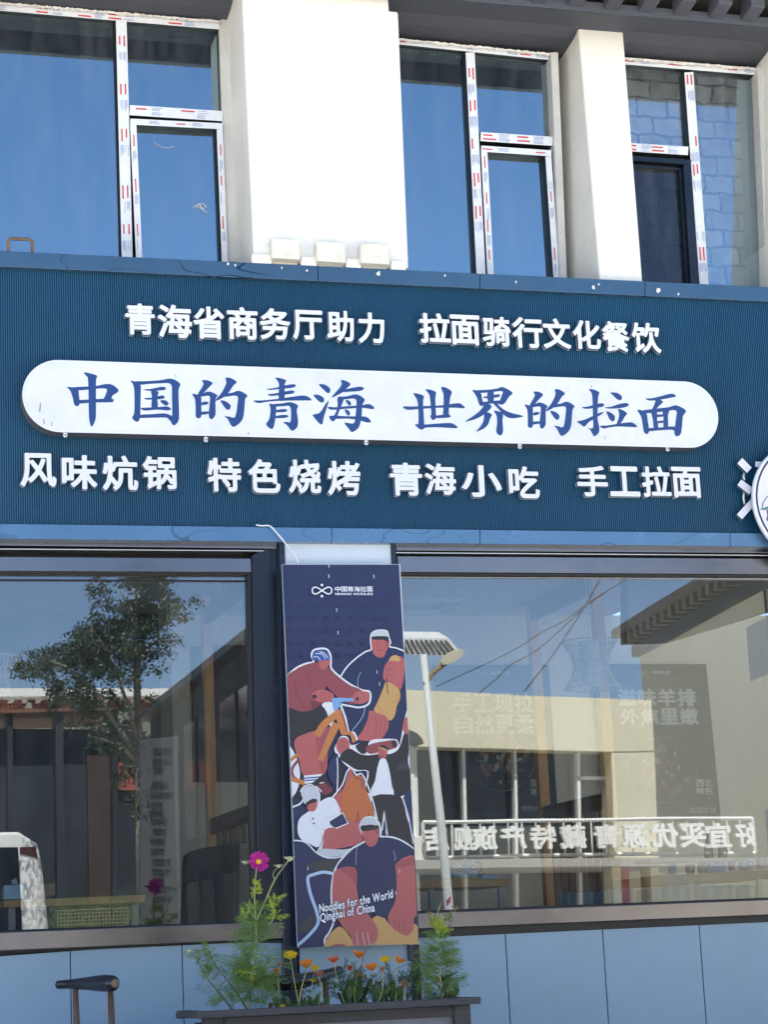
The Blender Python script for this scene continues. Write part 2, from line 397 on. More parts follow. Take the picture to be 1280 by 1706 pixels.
# pilasters ---------------------------------------------------------
def pilaster(front, yf, yb, name='pilaster'):
    """front: four image corners tl,tr,br,bl with their own depths"""
    f = [P(a, c, y) for (a, c), y in zip(front, yf)]
    bk = [Vector((p.x, yb, p.z)) for p in f]
    bb = MB(); bb.hexa(f, bk); return bb
b = pilaster([(398, -130), (638, -130), (681, 449), (423, 434)], (.02, .02, .0, .0), WY+.3)
b.px([(637.5, 17), (664, 20), (681.5, 449), (660, 447)], .004, .4)
pil = b.build('pilaster', plaster, B, 0.012)
b = pilaster([(963, 40), (1038, 42), (1072, 478), (1001, 478)], (.24, .24, .02, .02), WY+.3); b.build('pilaster', plaster, B, 0.01)
b = pilaster([(1292, 60), (1560, 70), (1600, 520), (1322, 500)], (.18, .18, .02, .02), WY+.3); b.build('pilaster', plaster, B, 0.01)
b = pilaster([(-330, -100), (-60, -100), (-30, 430), (-300, 430)], (.02, .02, .0, .0), WY+.3); b.build('pilaster', plaster, B, 0.01)
# three little dentils and the notched foot of the broad pilaster
for (xa, ya) in ((452, 397), (528, 402), (601, 405)):
    q = [(xa, ya), (xa+47, ya+2), (xa+49, ya+36), (xa+1, ya+33)]
    b = MB(); b.px(q, -.07, .2); b.build('dentil', mat('dentil_plaster', S(226, 220, 206), .9, 0, .12, 12, .4, 25), pil, 0.006)
    b = MB(); b.px([(xa+2, ya+34), (xa+44, ya+37), (xa+44, ya+60), (xa+2, ya+60)], -.012, .2); b.build('dentil_foot', jamb_m, pil)  # greyer plaster puts the shadow under each dentil into the colour
for (xa, xb, ya) in ((420, 453, 423), (502, 528, 427), (577, 602, 430), (652, 676, 434)):
    b = MB(); b.px([(xa, ya), (xb, ya+1), (xb, ya+40), (xa, ya+40)], -.028, .1); b.build('pilaster_foot', plaster, pil, 0.004)
# plaster reveals beside the windows
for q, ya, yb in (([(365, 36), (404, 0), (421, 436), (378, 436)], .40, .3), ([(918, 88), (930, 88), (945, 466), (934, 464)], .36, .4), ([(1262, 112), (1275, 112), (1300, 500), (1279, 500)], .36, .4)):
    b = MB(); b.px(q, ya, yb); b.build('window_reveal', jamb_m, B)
# upper windows ------------------------------------------------------
def marks(mb, p0, p1, wpx, vertical, y, mi_r=1, mi_b=2, per=86):
    """printed marks of the protective film along one profile"""
    L = math.dist(p0, p1); ux, uy = (p1[0]-p0[0])/L, (p1[1]-p0[1])/L; nx, ny = -uy, ux
    s = random.uniform(0, 30)
    while s < L-24:
        for lane in ((-.22, .22) if wpx > 12 else (0,)):
            if random.random() < .82:
                o = lane*wpx + random.uniform(-.6, .6); h = 2.4 if wpx > 12 else 1.9; l0, l1 = s, s+19+random.uniform(-4, 4)
                q = [(p0[0]+ux*a+nx*(o+c), p0[1]+uy*a+ny*(o+c)) for a, c in ((l0, -h*.5), (l1, -h*.5), (l1, h*.5), (l0, h*.5))]
                mb.flat([P(a, c, y) for a, c in q], mi_r)
            l0 = s+27
            for t in range(3):
                if l0+20 < L and random.random() < .85:
                    o = lane*wpx-2.2+t*2.0
                    a1 = l0+random.uniform(12, 19)
                    q = [(p0[0]+ux*a+nx*(o+c), p0[1]+uy*a+ny*(o+c)) for a, c in ((l0, -.5), (a1, -.5), (a1, .5), (l0, .5))]
                    mb.flat([P(a, c, y) for a, c in q], mi_b)
        s += per*random.uniform(.5, 1.2)
def profile(mb, mk, p0, p1, wpx, vertical, y=WY-.06, depth=.07, black=True):
    L = math.dist(p0, p1); ux, uy = (p1[0]-p0[0])/L, (p1[1]-p0[1])/L; nx, ny = -uy, ux; h = wpx/2
    q = [(p0[0]+nx*-h, p0[1]+ny*-h), (p1[0]+nx*-h, p1[1]+ny*-h), (p1[0]+nx*h, p1[1]+ny*h), (p0[0]+nx*h, p0[1]+ny*h)]
    mb.px(q, y, depth, 0, 3); marks(mk if mk else mb, p0, p1, wpx, vertical, y-.0015)
def upper_window(name, lab, head, mull, trans, sash, panes, darksash=False, extra=()):
    t = thing(name, (0, 0, 0), None, None); del_ = t; t.parent = B; t.location = (0, -.5, 0)
    f = MB()
    profile(f, None, head[0], head[1], head[2], False, WY-.05)
    profile(f, None, mull[0], mull[1], mull[2], True)
    profile(f, None, trans[0], trans[1], trans[2], False, WY-.058)
    for (q, dd) in extra: f.px(q, WY-.02, dd, 3)
    f.build('window_frame', [film_m, red_m, bluegrey_m, black_m], t)
    s = MB()
    if not darksash:
        (x0, y0), (x1, y1), (x2, y2), (x3, y3) = sash
        profile(s, None, (x0, y0+5), (x1, y1+5), 10, False, WY-.066, .06)
        profile(s, None, (x0+5, y0+10), (x3+5, y3), 10.5, True, WY-.066, .06); profile(s, None, (x1-5, y1+10), (x2-5, y2), 10, True, WY-.066, .06)
        # dark inner lip of the sash
        for q in ([(x0+10, y0+10), (x1-10, y1+10), (x1-10, y1+14), (x0+10, y0+14)], [(x1-14.5, y1+12), (x1-10, y1+12), (x2-9.5, y2), (x2-14, y2)]):
            s.px(q, WY-.03, .04, 3)
        s.build('sash', [film_m, red_m, bluegrey_m, black_m], t)
    else:
        (x0, y0), (x1, y1), (x2, y2), (x3, y3) = sash
        s.px([(x0, y0), (x1, y1), (x1, y1+8), (x0, y0+8)], WY-.066, .06); s.px([(x1-13, y1+8), (x1, y1+8), (x2, y2), (x2-14, y2)], WY-.066, .06)
        s.px([(x1-20, y1+15), (x1-16, y1+15), (x2-17, y2), (x2-21, y2)], WY-.04, .03); s.px([(x0, y0+14), (x1-16, y1+14), (x1-16, y1+17), (x0, y0+17)], WY-.04, .03)
        s.build('sash', dsteel_m, t)
    for q, gm in panes:
        g = MB(); g.px(q, WY-.01, .006); g.build('pane', gm, t)
    return t
sash0 = None
lip = lambda a, b, c, d: ([a, b, c, d], .05)
sash0 = upper_window('window', '', ((-40, 8), (367, 43), 14), ((202, 34), (212, 432), 18), ((216, 184), (371, 194), 17), [(217, 198), (371, 206), (380, 440), (227, 432)],
    [([(-60, 20), (196, 34), (205, 440), (-60, 430)], g_up), ([(208, 40), (372, 46), (376, 196), (212, 184)], g_up), ([(222, 205), (366, 213), (376, 445), (230, 436)], g_up)],
    extra=[lip((-40, 16), (367, 50), (367, 54), (-40, 20)), lip((362, 48), (367, 48), (382, 440), (376, 440)), lip((188, 34), (193, 34), (204, 430), (199, 430)), lip((216, 192), (371, 202), (371, 206), (216, 197))])
upper_window('window', '', ((660, 69), (920, 96), 10), ((783.5, 88), (802, 460), 15), ((801, 228), (921, 236), 15), [(802, 243), (919, 251), (933, 468), (813, 462)],
    [([(655, 70), (778, 88), (795, 465), (660, 460)], g_up), ([(790, 92), (915, 98), (925, 240), (798, 230)], g_up), ([(806, 250), (912, 258), (928, 470), (818, 465)], g_up)],
    extra=[lip((660, 73), (920, 100), (920, 106), (660, 79)), lip((911, 98), (916, 98), (937, 470), (931, 470)), lip((772, 88), (776, 88), (794, 460), (790, 460)), lip((801, 236), (921, 244), (921, 248), (801, 240))])
upper_window('window', '', ((1030, 101), (1276, 121), 12), ((1148, 121), (1174, 478), 15), ((1040, 245), (1147, 252), 14), [(1030, 258), (1152, 267), (1166, 480), (1050, 480)],
    [([(1030, 108), (1141, 116), (1147, 246), (1040, 240)], g_brick), ([(1154, 122), (1270, 128), (1284, 500), (1180, 490)], g_brick), ([(1035, 262), (1140, 270), (1152, 485), (1050, 485)], g_dark)], True,
    extra=[lip((1030, 106), (1276, 126), (1276, 131), (1030, 111)), lip((1264, 128), (1270, 128), (1290, 500), (1284, 500)), lip((1136, 118), (1140, 118), (1165, 480), (1161, 480))])
g = MB()
for st in ([(322, 347), (327, 343), (333, 340), (339, 341), (344, 346)], [(327, 346), (333, 345), (340, 349)], [(333, 341), (337, 350), (345, 355)], [(256, 238), (268, 245), (280, 247), (290, 244)]):
    g = MB(); g.tube([P(a, c, WY-.013) for a, c in spline(st, 3)], .003 if st[0][0] > 300 else .0015, 0, 4); g.build('paint_splash', seal_m, sash0)
# torn sealant along the heads
for (p, q, y) in (((0, 6), (366, 37), WY-.075), ((660, 66), (918, 91), WY-.075), ((1036, 98), (1275, 117), WY-.075)):
    b = MB(); L = int(math.dist(p, q)/3); top = []; bot = []
    for i in range(L+1):
        c = lerp(p, q, i/L); top.append((c[0], c[1]-random.uniform(1, 3.2))); bot.append((c[0], c[1]+random.uniform(0.2, 3.2)))
    for i in range(L):
        b.px([top[i], top[i+1], bot[i+1], bot[i]], y, .006)
    b.build('sealant', seal_m, B)
# brick wall right behind the third window
def brick_mat():
    mm = bpy.data.materials.new('old_brick'); mm.use_nodes = True; n = mm.node_tree.nodes; l = mm.node_tree.links; bb = n['Principled BSDF']
    tc = n.new('ShaderNodeTexCoord'); mp = n.new('ShaderNodeMapping'); mp.inputs['Rotation'].default_value = (rad(90), 0, 0)
    ns = n.new('ShaderNodeTexNoise'); ns.inputs['Scale'].default_value = 9; l.new(tc.outputs['Object'], ns.inputs['Vector'])
    vm = n.new('ShaderNodeVectorMath'); vm.operation = 'MULTIPLY_ADD'; vm.inputs[1].default_value = (.05, .05, .05); l.new(ns.outputs['Color'], vm.inputs[0]); l.new(tc.outputs['Object'], vm.inputs[2]); l.new(vm.outputs[0], mp.inputs['Vector'])
    bt = n.new('ShaderNodeTexBrick'); bt.inputs['Color1'].default_value = S(176, 156, 142); bt.inputs['Color2'].default_value = S(222, 214, 202); bt.inputs['Mortar'].default_value = S(120, 112, 104)
    bt.inputs['Scale'].default_value = 1; bt.inputs['Brick Width'].default_value = .20; bt.inputs['Row Height'].default_value = .115; bt.inputs['Mortar Size'].default_value = .008; bt.inputs['Bias'].default_value = .1
    l.new(mp.outputs[0], bt.inputs['Vector'])
    t = n.new('ShaderNodeTexNoise'); t.inputs['Scale'].default_value = 14; t.inputs['Detail'].default_value = 8; l.new(tc.outputs['Object'], t.inputs['Vector'])
    x = n.new('ShaderNodeMix'); x.data_type = 'RGBA'; x.blend_type = 'OVERLAY'; x.inputs['Factor'].default_value = .7; l.new(bt.outputs['Color'], x.inputs[6]); l.new(t.outputs['Fac'], x.inputs[7]); l.new(x.outputs[2], bb.inputs['Base Color'])
    bp = n.new('ShaderNodeBump'); bp.inputs['Strength'].default_value = .8; bp.inputs['Distance'].default_value = .02; l.new(bt.outputs['Fac'], bp.inputs['Height']); bp.invert = True; l.new(bp.outputs[0], bb.inputs['Normal']); bb.inputs['Roughness'].default_value = .9
    return mm
p0 = P(1030, 520, .8)
b = MB(); b.box((p0.x, .62, zfas-.35), (p0.x+1.4, .75, ZROOF)); b.build('brick_infill', brick_mat(), B)
# ------------------------------------------------------------------ ground
asph = mat('sunlit_paving', S(196, 193, 187), 0.9, 0, 0.15, 3, 0.3, 30)
b = MB(); b.box((-120, -120, -.3), (120, 60, 0)); tag(b.build('ground', asph), kind='structure')
# ------------------------------------------------------------------ blue sign fascia
SG = thing('shop_sign', (0, 0, 3.0), 'long ribbed blue shop sign with rows of white raised letters', 'shop sign')
topl = lambda x: 444.5 + x*(502.5-444.5)/1280     # upper edge of the ribbed field
botl = lambda x: 872.5 + x*(888.5-872.5)/1280
zt_, zb_ = P(640, topl(640), 0).z, P(640, botl(640), 0).z
xa, xb = P(-120, 660, 0).x-2.2, P(1400, 700, 0).x+2.2
b = MB(); pitch = (P(1280, 690, 0).x-P(0, 660, 0).x)/372.0
n = int((xb-xa)/pitch); top = []
o = 0; vs = []
for i in range(n):
    X = xa+i*pitch
    for dx, dy in ((0, 0), (.5, 0), (.56, .012), (.94, .012)): vs.append((X+dx*pitch, dy))
for i in range(len(vs)-1):
    (x0, y0), (x1, y1) = vs[i], vs[i+1]
    b.add([(x0, y0, zb_), (x1, y1, zb_), (x1, y1, zt_), (x0, y0, zt_)], [(0, 1, 2, 3)])
b.box((xa, .016, zb_), (xb, .3, zt_))
b.build('ribbed_panel', rib_m, SG)
def hband(y0f, y1f, yp, d, name, m_, parent, x0=-120, x1=1400, seams=(), mi=0):
    cuts = [x0]+list(seams)+[x1]; out = None
    bb = MB()
    for i in range(len(cuts)-1):
        a, c = cuts[i]+(0.5 if i else 0), cuts[i+1]-(0.5 if i < len(cuts)-2 else 0)
        bb.px([(a, y0f(a)), (c, y0f(c)), (c, y1f(c)), (a, y1f(a))], yp, d)
    return bb.build(name, m_, parent, 0.002)
L2 = lambda a, bb: (lambda x: a + x*(bb-a)/1280)
hband(L2(418.5, 478.5), L2(444.5, 502.5), -.035, .30, 'top_trim', trim_m, SG, seams=(530, 800, 1075))
hband(L2(872.5, 888.5), L2(897.5, 910.5), -.035, .20, 'bottom_trim', trim2_m, SG, seams=(553, 800, 1217))
# torn bits of film stuck on the upper trim
for (x, y) in ((631, 456), (742, 460), (989, 478), (998, 474), (1098, 484), (1131, 490), (392, 442), (380, 440), (470, 446), (512, 451), (860, 470)):
    b = MB(); r_ = 6 if x in (631, 989, 1098) else 3; q = [(x+r_*random.uniform(.35, 1)*.8*math.cos(a_), y+r_*random.uniform(.35, 1)*math.sin(a_)) for a_ in (0, 1, 2, 3, 4, 5.2)]
    b.px(q, -.037, .002); b.build('torn_film', seal_m, SG)
# letters -------------------------------------------------------------
letter_m = mat('white_acrylic', S(222, 223, 228), 0.35)
lside_m = mat('letter_return', S(70, 78, 92), 0.5)
lback_m = mat('letter_backing', S(120, 130, 150), 0.5)
ROWS = [
 ('青', 209, 506, 258, 558), ('海', 263, 508, 320, 563), ('省', 322, 511, 374, 565), ('商', 379, 512, 430, 566), ('务', 433, 514, 484, 566), ('厅', 488, 517, 538, 566), ('助', 545, 518, 590, 569), ('力', 597, 521, 641, 572),
 ('拉', 699, 522, 751, 572), ('面', 751, 525, 800, 575), ('骑', 804, 528, 851, 577), ('行', 854, 529, 905, 580), ('文', 905, 531, 951, 581), ('化', 955, 534, 1001, 582), ('餐', 1004, 536, 1049, 586), ('饮', 1053, 538, 1101, 588),
 ('风', 34, 755, 94, 811), ('味', 103, 758, 162, 815), ('炕', 171, 759, 230, 817), ('锅', 238, 760, 294, 815), ('特', 346, 763, 402, 819), ('色', 414, 765, 467, 821), ('烧', 481, 766, 535, 822), ('烤', 546, 768, 601, 825),
 ('青', 650, 771, 704, 826), ('海', 708, 772, 760, 824), ('小', 769, 775, 836, 828), ('吃', 848, 777, 899, 830), ('手', 962, 776, 1013, 827), ('工', 1016, 777, 1066, 827), ('拉', 1070, 777, 1118, 828), ('面', 1120, 778, 1169, 829)]
LY = -.040
def letter(ch, x0, y0, x1, y1, parent, off=.028):
    xc, yc = (x0+x1)/2, (y0+y1)/2
    u0, u1 = P(x0, yc, LY).x, P(x1, yc, LY).x; v0, v1 = P(xc, y1, LY).z, P(xc, y0, LY).z
    m_ = MB(); put_glyph(m_, ch, 0, 0, 1, 1, LY, .012, off, 0, 1, fit=(u0, v0, u1, v1))
    lo = m_.build('letter', [letter_m, lside_m], parent)
    k = MB(); put_glyph(k, ch, 0, 0, 1, 1, LY+.020, .008, off, 0, 0, fit=(u0-.004, v0-.004, u1+.004, v1+.004))
    k.build('backing_plate', lback_m, lo)
    return lo
for ch, a, c, d, e in ROWS: letter(ch, a, c, d, e, SG)
# big letter half hidden by the round plaque
def slab(q, name, parent, y=LY):
    m_ = MB(); m_.px(q, y, .024, 0, 1); o = m_.build(name, [letter_m, lside_m], parent)
    k = MB(); k.px([(a-1.2, c+1.4) for a, c in q], y+.03, .012); k.build('backing_plate', lback_m, o); return o
m_ = MB()
for q in ([(1229, 772), (1237, 763), (1253, 779), (1245, 788)], [(1229, 808), (1235.5, 799), (1255, 813), (1249, 824)], [(1228, 857), (1253, 830), (1260, 839), (1237, 865)],
          [(1259, 769), (1300, 770), (1300, 778), (1259, 778)], [(1263, 782), (1300, 783), (1300, 789), (1263, 789)], [(1258, 795), (1300, 796), (1300, 802), (1258, 802)]):
    m_.px(q, LY-.005, .014, 0, 1)
big = m_.build('letter', [letter_m, lside_m], SG)
k = MB()
for q in ([(1229, 772), (1237, 763), (1253, 779), (1245, 788)], [(1229, 808), (1235.5, 799), (1255, 813), (1249, 824)], [(1228, 857), (1253, 830), (1260, 839), (1237, 865)]):
    k.px([(a-1.6, c+1.8) for a, c in q], LY+.02, .008)
k.build('backing_plate', lback_m, big)
k = MB(); k.tube([P(1240, 788, -.02), P(1239, 795, -.03), P(1241, 800, -.03)], .006); k.tube([P(1240, 820, -.02), P(1239, 830, -.03), P(1241, 840, -.02)], .006); k.build('wire', letter_m, big)
# round plaque
RP = thing('round_plaque', P(1349, 835, -.12), 'white round sign plaque with a dark ring at the right edge of the blue sign', 'sign plaque')
c = P(1349, 835, -.10); R_ = P(1349+92, 838, -.10).x - c.x
m_ = MB(); m_.lathe(c, [(R_*.97, 0.0), (R_, .006), (R_, .025), (R_*.98, .03)], 72, axis=(0, 1, 0)); rim = m_.build('disc', mat('plaque_white', S(236, 236, 240), .35), RP)
m_ = MB(); m_.lathe(c+Vector((0, -.002, 0)), [(R_*.955, 0.0), (R_*.955, .003)], 72, axis=(0, 1, 0)); m_.build('ring', mat('plaque_ring', S(62, 56, 78), .4), rim)
m_ = MB(); m_.lathe(c+Vector((0, -.004, 0)), [(R_*.925, 0.0), (R_*.925, .003)], 72, axis=(0, 1, 0)); fc = m_.build('face', mat('plaque_face', S(226, 222, 238), .35), rim)
m_ = MB()
yy = -.1055
m_.flat([P(a, d, yy) for a, d in [(1266, 848), (1282, 843), (1300, 840), (1330, 846), (1300, 846), (1285, 848), (1272, 850)]], 0)
m_.flat([P(a, d, yy) for a, d in [(1277, 850), (1290, 848), (1310, 850), (1312, 866), (1300, 880), (1288, 876), (1277, 866), (1279, 858)]], 1)
pl = [P(1270, 846, yy-.001), P(1272, 838, yy-.001), P(1278, 828, yy-.001), P(1290, 820, yy-.001)]
m_.tube(pl, .0022, 1, 5)
m_.build('leaf_emblem', [mat('plaque_green', S(96, 130, 122), .4), mat('plaque_grey', S(92, 92, 104), .4)], rim)
# ------------------------------------------------------------------ long white lightbox on the sign
LB = thing('lightbox_sign', P(617, 672, -.12), 'white capsule shaped lightbox with blue brush characters', 'lightbox sign')
YB = -.105
def capsule(px_l, px_r, y, depth, inset=0.0, mi=0):
    zt0, zb0 = P(617, 617.5, y).z-inset, P(617, 733, y).z+inset
    r = (zt0-zb0)/2; zc_ = (zt0+zb0)/2; X0 = P(px_l, 660, y).x+r+inset; X1 = P(px_r, 690, y).x-r-inset
    pts = [(X0+r*math.cos(a), y, zc_+r*math.sin(a)) for a in [math.pi/2+math.pi*i/24 for i in range(25)]]
    pts += [(X1+r*math.cos(a), y, zc_+r*math.sin(a)) for a in [-math.pi/2+math.pi*i/24 for i in range(25)]]
    return pts
m_ = MB(); m_.prism(capsule(37, 1197, YB, 0), (0, .10, 0), 0, 1); bx = m_.build('box', [mat('lightbox_rim', S(222, 226, 232), .3), mat('lightbox_side', S(92, 92, 98), .45)], LB, 0.003)
lbface = line_mat('lightbox_face', S(222, 223, 227), S(206, 205, 200), 3.0, .008, .3, .35, 0, (1, 1, 3))
m_ = MB(); m_.prism(capsule(37, 1197, YB-.004, 0, .012), (0, .003, 0)); m_.build('face', lbface, LB)
m_ = MB()
for q in ([(66.5, 672), (68, 672), (67, 686), (65.5, 686)], [(72, 698), (73, 698), (74.5, 707), (73, 707)], [(86, 703), (87, 703), (86.5, 710), (85.5, 710)], [(985, 642), (986.5, 642), (986, 646), (985.3, 646)], [(1008, 727), (1009, 727), (1008.6, 732), (1008, 732)],
          [(413, 720), (414.3, 720), (415, 724), (413.8, 724)], [(292, 624), (293, 624), (293, 628), (292.4, 628)]):
    m_.flat([P(a, d, YB-.0048) for a, d in q])
m_.build('scuffs', mat('dark_scuff', S(90, 90, 96), .6), LB)
for (x, y) in ((109, 723), (343.5, 731), (611, 736), (867, 742.5), (1113.5, 746.5)):
    m_ = MB(); c = P(x, y, -.1); m_.box((c.x-.010, -.100, c.z-.016), (c.x+.010, -.084, c.z+.012)); cl = m_.build('clip', letter_m, LB, .006)
    m_ = MB(); m_.lathe((c.x, -.1005, c.z-.006), [(.004, 0), (.004, -.003)], 8, axis=(0, 1, 0)); m_.build('screw', black_m, cl)
# ------------------------------------------------------------------ cladding, sills, columns
SF = thing('shopfront', (0, .1, 0), 'blue clad shopfront base with two wide steel framed display windows', 'shopfront')
def panelq(q, y, d, name='panel', m__=None, par=None, bev=.002):
    m_ = MB(); m_.px(q, y, d); return m_.build(name, m__ or panel_m, par or SF, bev)
ltop = lambda x: 1592.5 + x*(1557-1592.5)/475.       # upper edge of the panels on the left
rtop = lambda x: 1560.5 - (x-690)*(1560.5-1532)/590.
BZ = 1990
for xa_, xb_ in ((-200, -70), (-70, 117), (117, 303), (303, 490)):
    s = .016*1.0; k0 = 2+(BZ-1600)*.018
    panelq([(xa_+.8, ltop(xa_)), (xb_-.8, ltop(xb_)), (xb_-.8+(BZ-1600)*(.012+.00006*xb_), BZ), (xa_+.8+(BZ-1600)*(.012+.00006*xa_), BZ)], .06, .03)
for xa_, xb_ in ((697, 842), (842, 1004), (1004, 1165), (1165, 1330), (1330, 1490)):
    panelq([(xa_+.8, rtop(xa_)), (xb_-.8, rtop(xb_)), (xb_-.8+(BZ-1545)*(.005+.00006*xb_), BZ), (xa_+.8+(BZ-1545)*(.005+.00006*xa_), BZ)], .06, .03)
m_ = MB(); m_.px([(-250, 1560), (1550, 1500), (1560, 2000), (-240, 2000)], .093, .12); m_.build('base_wall', black_m, SF)
# column between the windows: pale head, blue foot, dark posts
panelq([(474, 899), (651, 902), (686, 1450), (494, 1450)], .02, .05, 'column_head', pale_m)
panelq([(496, 1400), (688, 1400), (697, 1640), (500, 1640)], .03, .05, 'column_foot')
panelq([(499, 1615), (694, 1605), (705, 1990), (515, 1990)], .032, .05, 'column_foot')
panelq([(465, 895), (474, 895), (506, 1990), (478, 1990)], .01, .1, 'corner_post', mat('blue_post', S(36, 46, 62), .3, .3))
panelq([(651, 898), (659, 898), (690, 1600), (682, 1600)], .012, .1, 'corner_post', MATS['blue_post'])
panelq([(688, 1575), (697, 1572), (706, 1990), (697, 1990)], .014, .1, 'corner_post', black_m)
def shop_window(parts_, pane, top_y):
    pass
# left window: roller box, head, frame, sill
def bars(lst, par):
    for nm, q, y, d, mm_ in lst:
        m_ = MB(); m_.px(q, y, d); m_.build(nm, mm_, par, .003)
lw = thing('shop_window', (0, 0, 0), None, None); lw.parent = SF
dwhite = silver_m
bars([('shutter_box', [(-130, 892), (462, 901), (462, 914), (-130, 906)], .03, .25, steel_m), ('shutter_rail', [(-130, 913), (440, 916), (440, 918.5), (-130, 916)], .02, .2, silver_m),
      ('shutter_slot', [(-130, 905), (445, 912), (445, 932), (-130, 928)], .16, .05, black_m),
      ('window_head', [(-130, 927), (418, 930), (419, 953), (-130, 952)], .05, .2, steel_m), ('gasket', [(-130, 952), (420, 953), (420, 957), (-130, 956)], .06, .1, black_m),
      ('glazing_bar', [(-130, 964), (414, 966.5), (414, 968.5), (-130, 966)], .085, .02, black_m),
      ('window_post', [(420, 925), (463, 903), (481, 1570), (432, 1570)], .05, .2, dsteel_m), ('gasket', [(412, 953), (420, 953), (433, 1545), (425, 1545)], .07, .1, black_m),
      ('post_edge', [(451, 905), (453, 905), (472, 1565), (470, 1565)], .045, .02, black_m),
      ('window_sill', [(-130, 1557), (440, 1535.5), (476, 1535), (476, 1563), (-130, 1588)], .02, .2, steel_m), ('sill_shadow_gap', [(-130, 1586), (476, 1561), (476, 1566), (-130, 1597)], .05, .1, black_m),
      ('gasket', [(-130, 1552), (432, 1533), (432, 1537), (-130, 1558)], .06, .1, black_m)], lw)
m_ = MB(); m_.px([(-140, 950), (420, 950), (434, 1550), (-130, 1570)], GLY, .01); m_.build('glass', g_shop, lw)
rw = thing('shop_window', (0, 0, 0), None, None); rw.parent = SF
bars([('shutter_box', [(660, 903), (1430, 912), (1430, 921), (660, 917)], .03, .25, steel_m), ('shutter_rail', [(660, 919), (1430, 923.5), (1430, 926), (660, 921.5)], .02, .2, silver_m),
      ('shutter_slot', [(660, 915), (1430, 919), (1430, 938), (660, 932)], .16, .05, black_m),
      ('window_head', [(662, 926), (1430, 930), (1430, 957.5), (664, 953)], .05, .2, steel_m), ('gasket', [(664, 953.5), (1430, 957), (1430, 962), (664, 958)], .06, .1, black_m),
      ('glazing_bar', [(664, 960), (1430, 963), (1430, 964.5), (664, 961.5)], .085, .02, silver_m),
      ('window_sill', [(690, 1521), (1430, 1494), (1430, 1520), (690, 1547)], .02, .2, steel_m), ('sill_shadow_gap', [(690, 1545), (1430, 1518), (1430, 1528), (690, 1562)], .05, .1, black_m),
      ('gasket', [(690, 1517), (1430, 1491), (1430, 1495), (690, 1522)], .06, .1, black_m)], rw)
m_ = MB(); m_.px([(640, 950), (1440, 955), (1460, 1515), (670, 1530)], GLY, .01); m_.build('glass', g_shop, rw)
# loose white cable out of the trim
m_ = MB(); m_.tube(spline([P(427, 874.5, -.04), P(436, 876, -.05), P(449, 876, -.055), P(458, 884, -.06), P(470, 898, -.06), P(482, 914, -.05), P(493, 928, -.035), P(497, 938, -.03)], 6), .0045, 0, 8)
tag(m_.build('cable', letter_m), 'loose white cable hanging from the sign down to the poster board', 'cable')
# bent bracket on top of the sign
m_ = MB(); m_.tube([P(14, 421, -.02), P(14, 402, -.02), P(18, 398, -.02), P(48, 399, -.02), P(54, 404, -.02), P(54, 422, -.02)], .009, 0, 6)
tag(m_.build('handle', mat('rusty_steel', S(120, 96, 78), .7, .3, .3, 30)), 'rusty bent steel handle standing on top of the blue sign', 'handle')
# the shopfront runs on to both sides, then plain walls take over
XE0, XE1 = P(-100, 1200, .05).x, P(1385, 1200, .05).x
def run_on(o):
    for ch in o.children:
        if ch.type == 'MESH' and ch.name.split('.')[0] not in ('letter', 'ribbed_panel', 'torn_film'):
            for v in ch.data.vertices:
                wx = v.co.x+ch.matrix_basis.translation.x+o.location.x
                if wx < XE0: v.co.x -= 2.2
                elif wx > XE1: v.co.x += 2.2
        run_on(ch)
for o_ in (SG, SF): run_on(o_)
XW0, XW1 = P(-330, 200, .02).x, P(1560, 200, .1).x
for nm, lo, hi in (('upper_wall', (XL, .12, zfas-.4), (XW0+.02, .5, ZROOF)), ('upper_wall', (XW1-.02, .12, zfas-.4), (XR, .5, ZROOF)), ('side_wall', (XL, .05, 0), (xa+.25, .3, zfas-.38)), ('side_wall', (xb-.25, .05, 0), (XR, .3, zfas-.38))):
    m_ = MB(); m_.box(lo, hi); m_.build(nm, plaster, B)
# ------------------------------------------------------------------ dining room seen through the glass
pine = mat('pine_wood', S(234, 178, 110), 0.55, 0, 0.18, 5, 0.15, 30, stretch=(6, 6, .6))
brown = mat('brown_wood', S(126, 92, 66), 0.55, 0, 0.22, 5, 0.15, 30, stretch=(6, 6, .6))
board_m = mat('menu_board', S(27, 28, 33), 0.45, 0, 0.05, 3)
ink_m = mat('menu_ink', S(205, 205, 200), 0.5)
ceram = mat('pale_blue_ceramic', S(186, 220, 244), 0.25, 0, 0.04, 5)
def logo(mb, cx, cy, hw, hh, y, r, mi=0):
    pts = []
    for i in range(41):
        a = 2*math.pi*i/40; pts.append(P(cx+hw*math.sin(a), cy-hh*math.sin(2*a)*.95, y))
    mb.tube(pts, r, mi, 5)
    for s in (-1, 1):
        c = P(cx, cy+s*hh*1.55, y); mb.lathe(c, [(r*1.9, 0), (r*1.9, .002)], 10, mi, axis=(0, 1, 0))
def words(mb, s, x0, y0, x1, y1, y, off, mi=0, gap=0.06, slope=0.0):
    n = len(s); wch = (x1-x0)/n
    for i, ch in enumerate(s):
        if ch == ' ': continue
        a, b_ = x0+wch*(i+gap/2), x0+wch*(i+1-gap/2); dy = slope*(i*wch); xc, yc = (a+b_)/2, (y0+y1)/2+dy
        put_glyph(mb, ch, 0, 0, 1, 1, y, 0, off, mi, mi, fit=(P(a, yc, y).x, P(xc, y1+dy, y).z, P(b_, yc, y).x, P(xc, y0+dy, y).z))
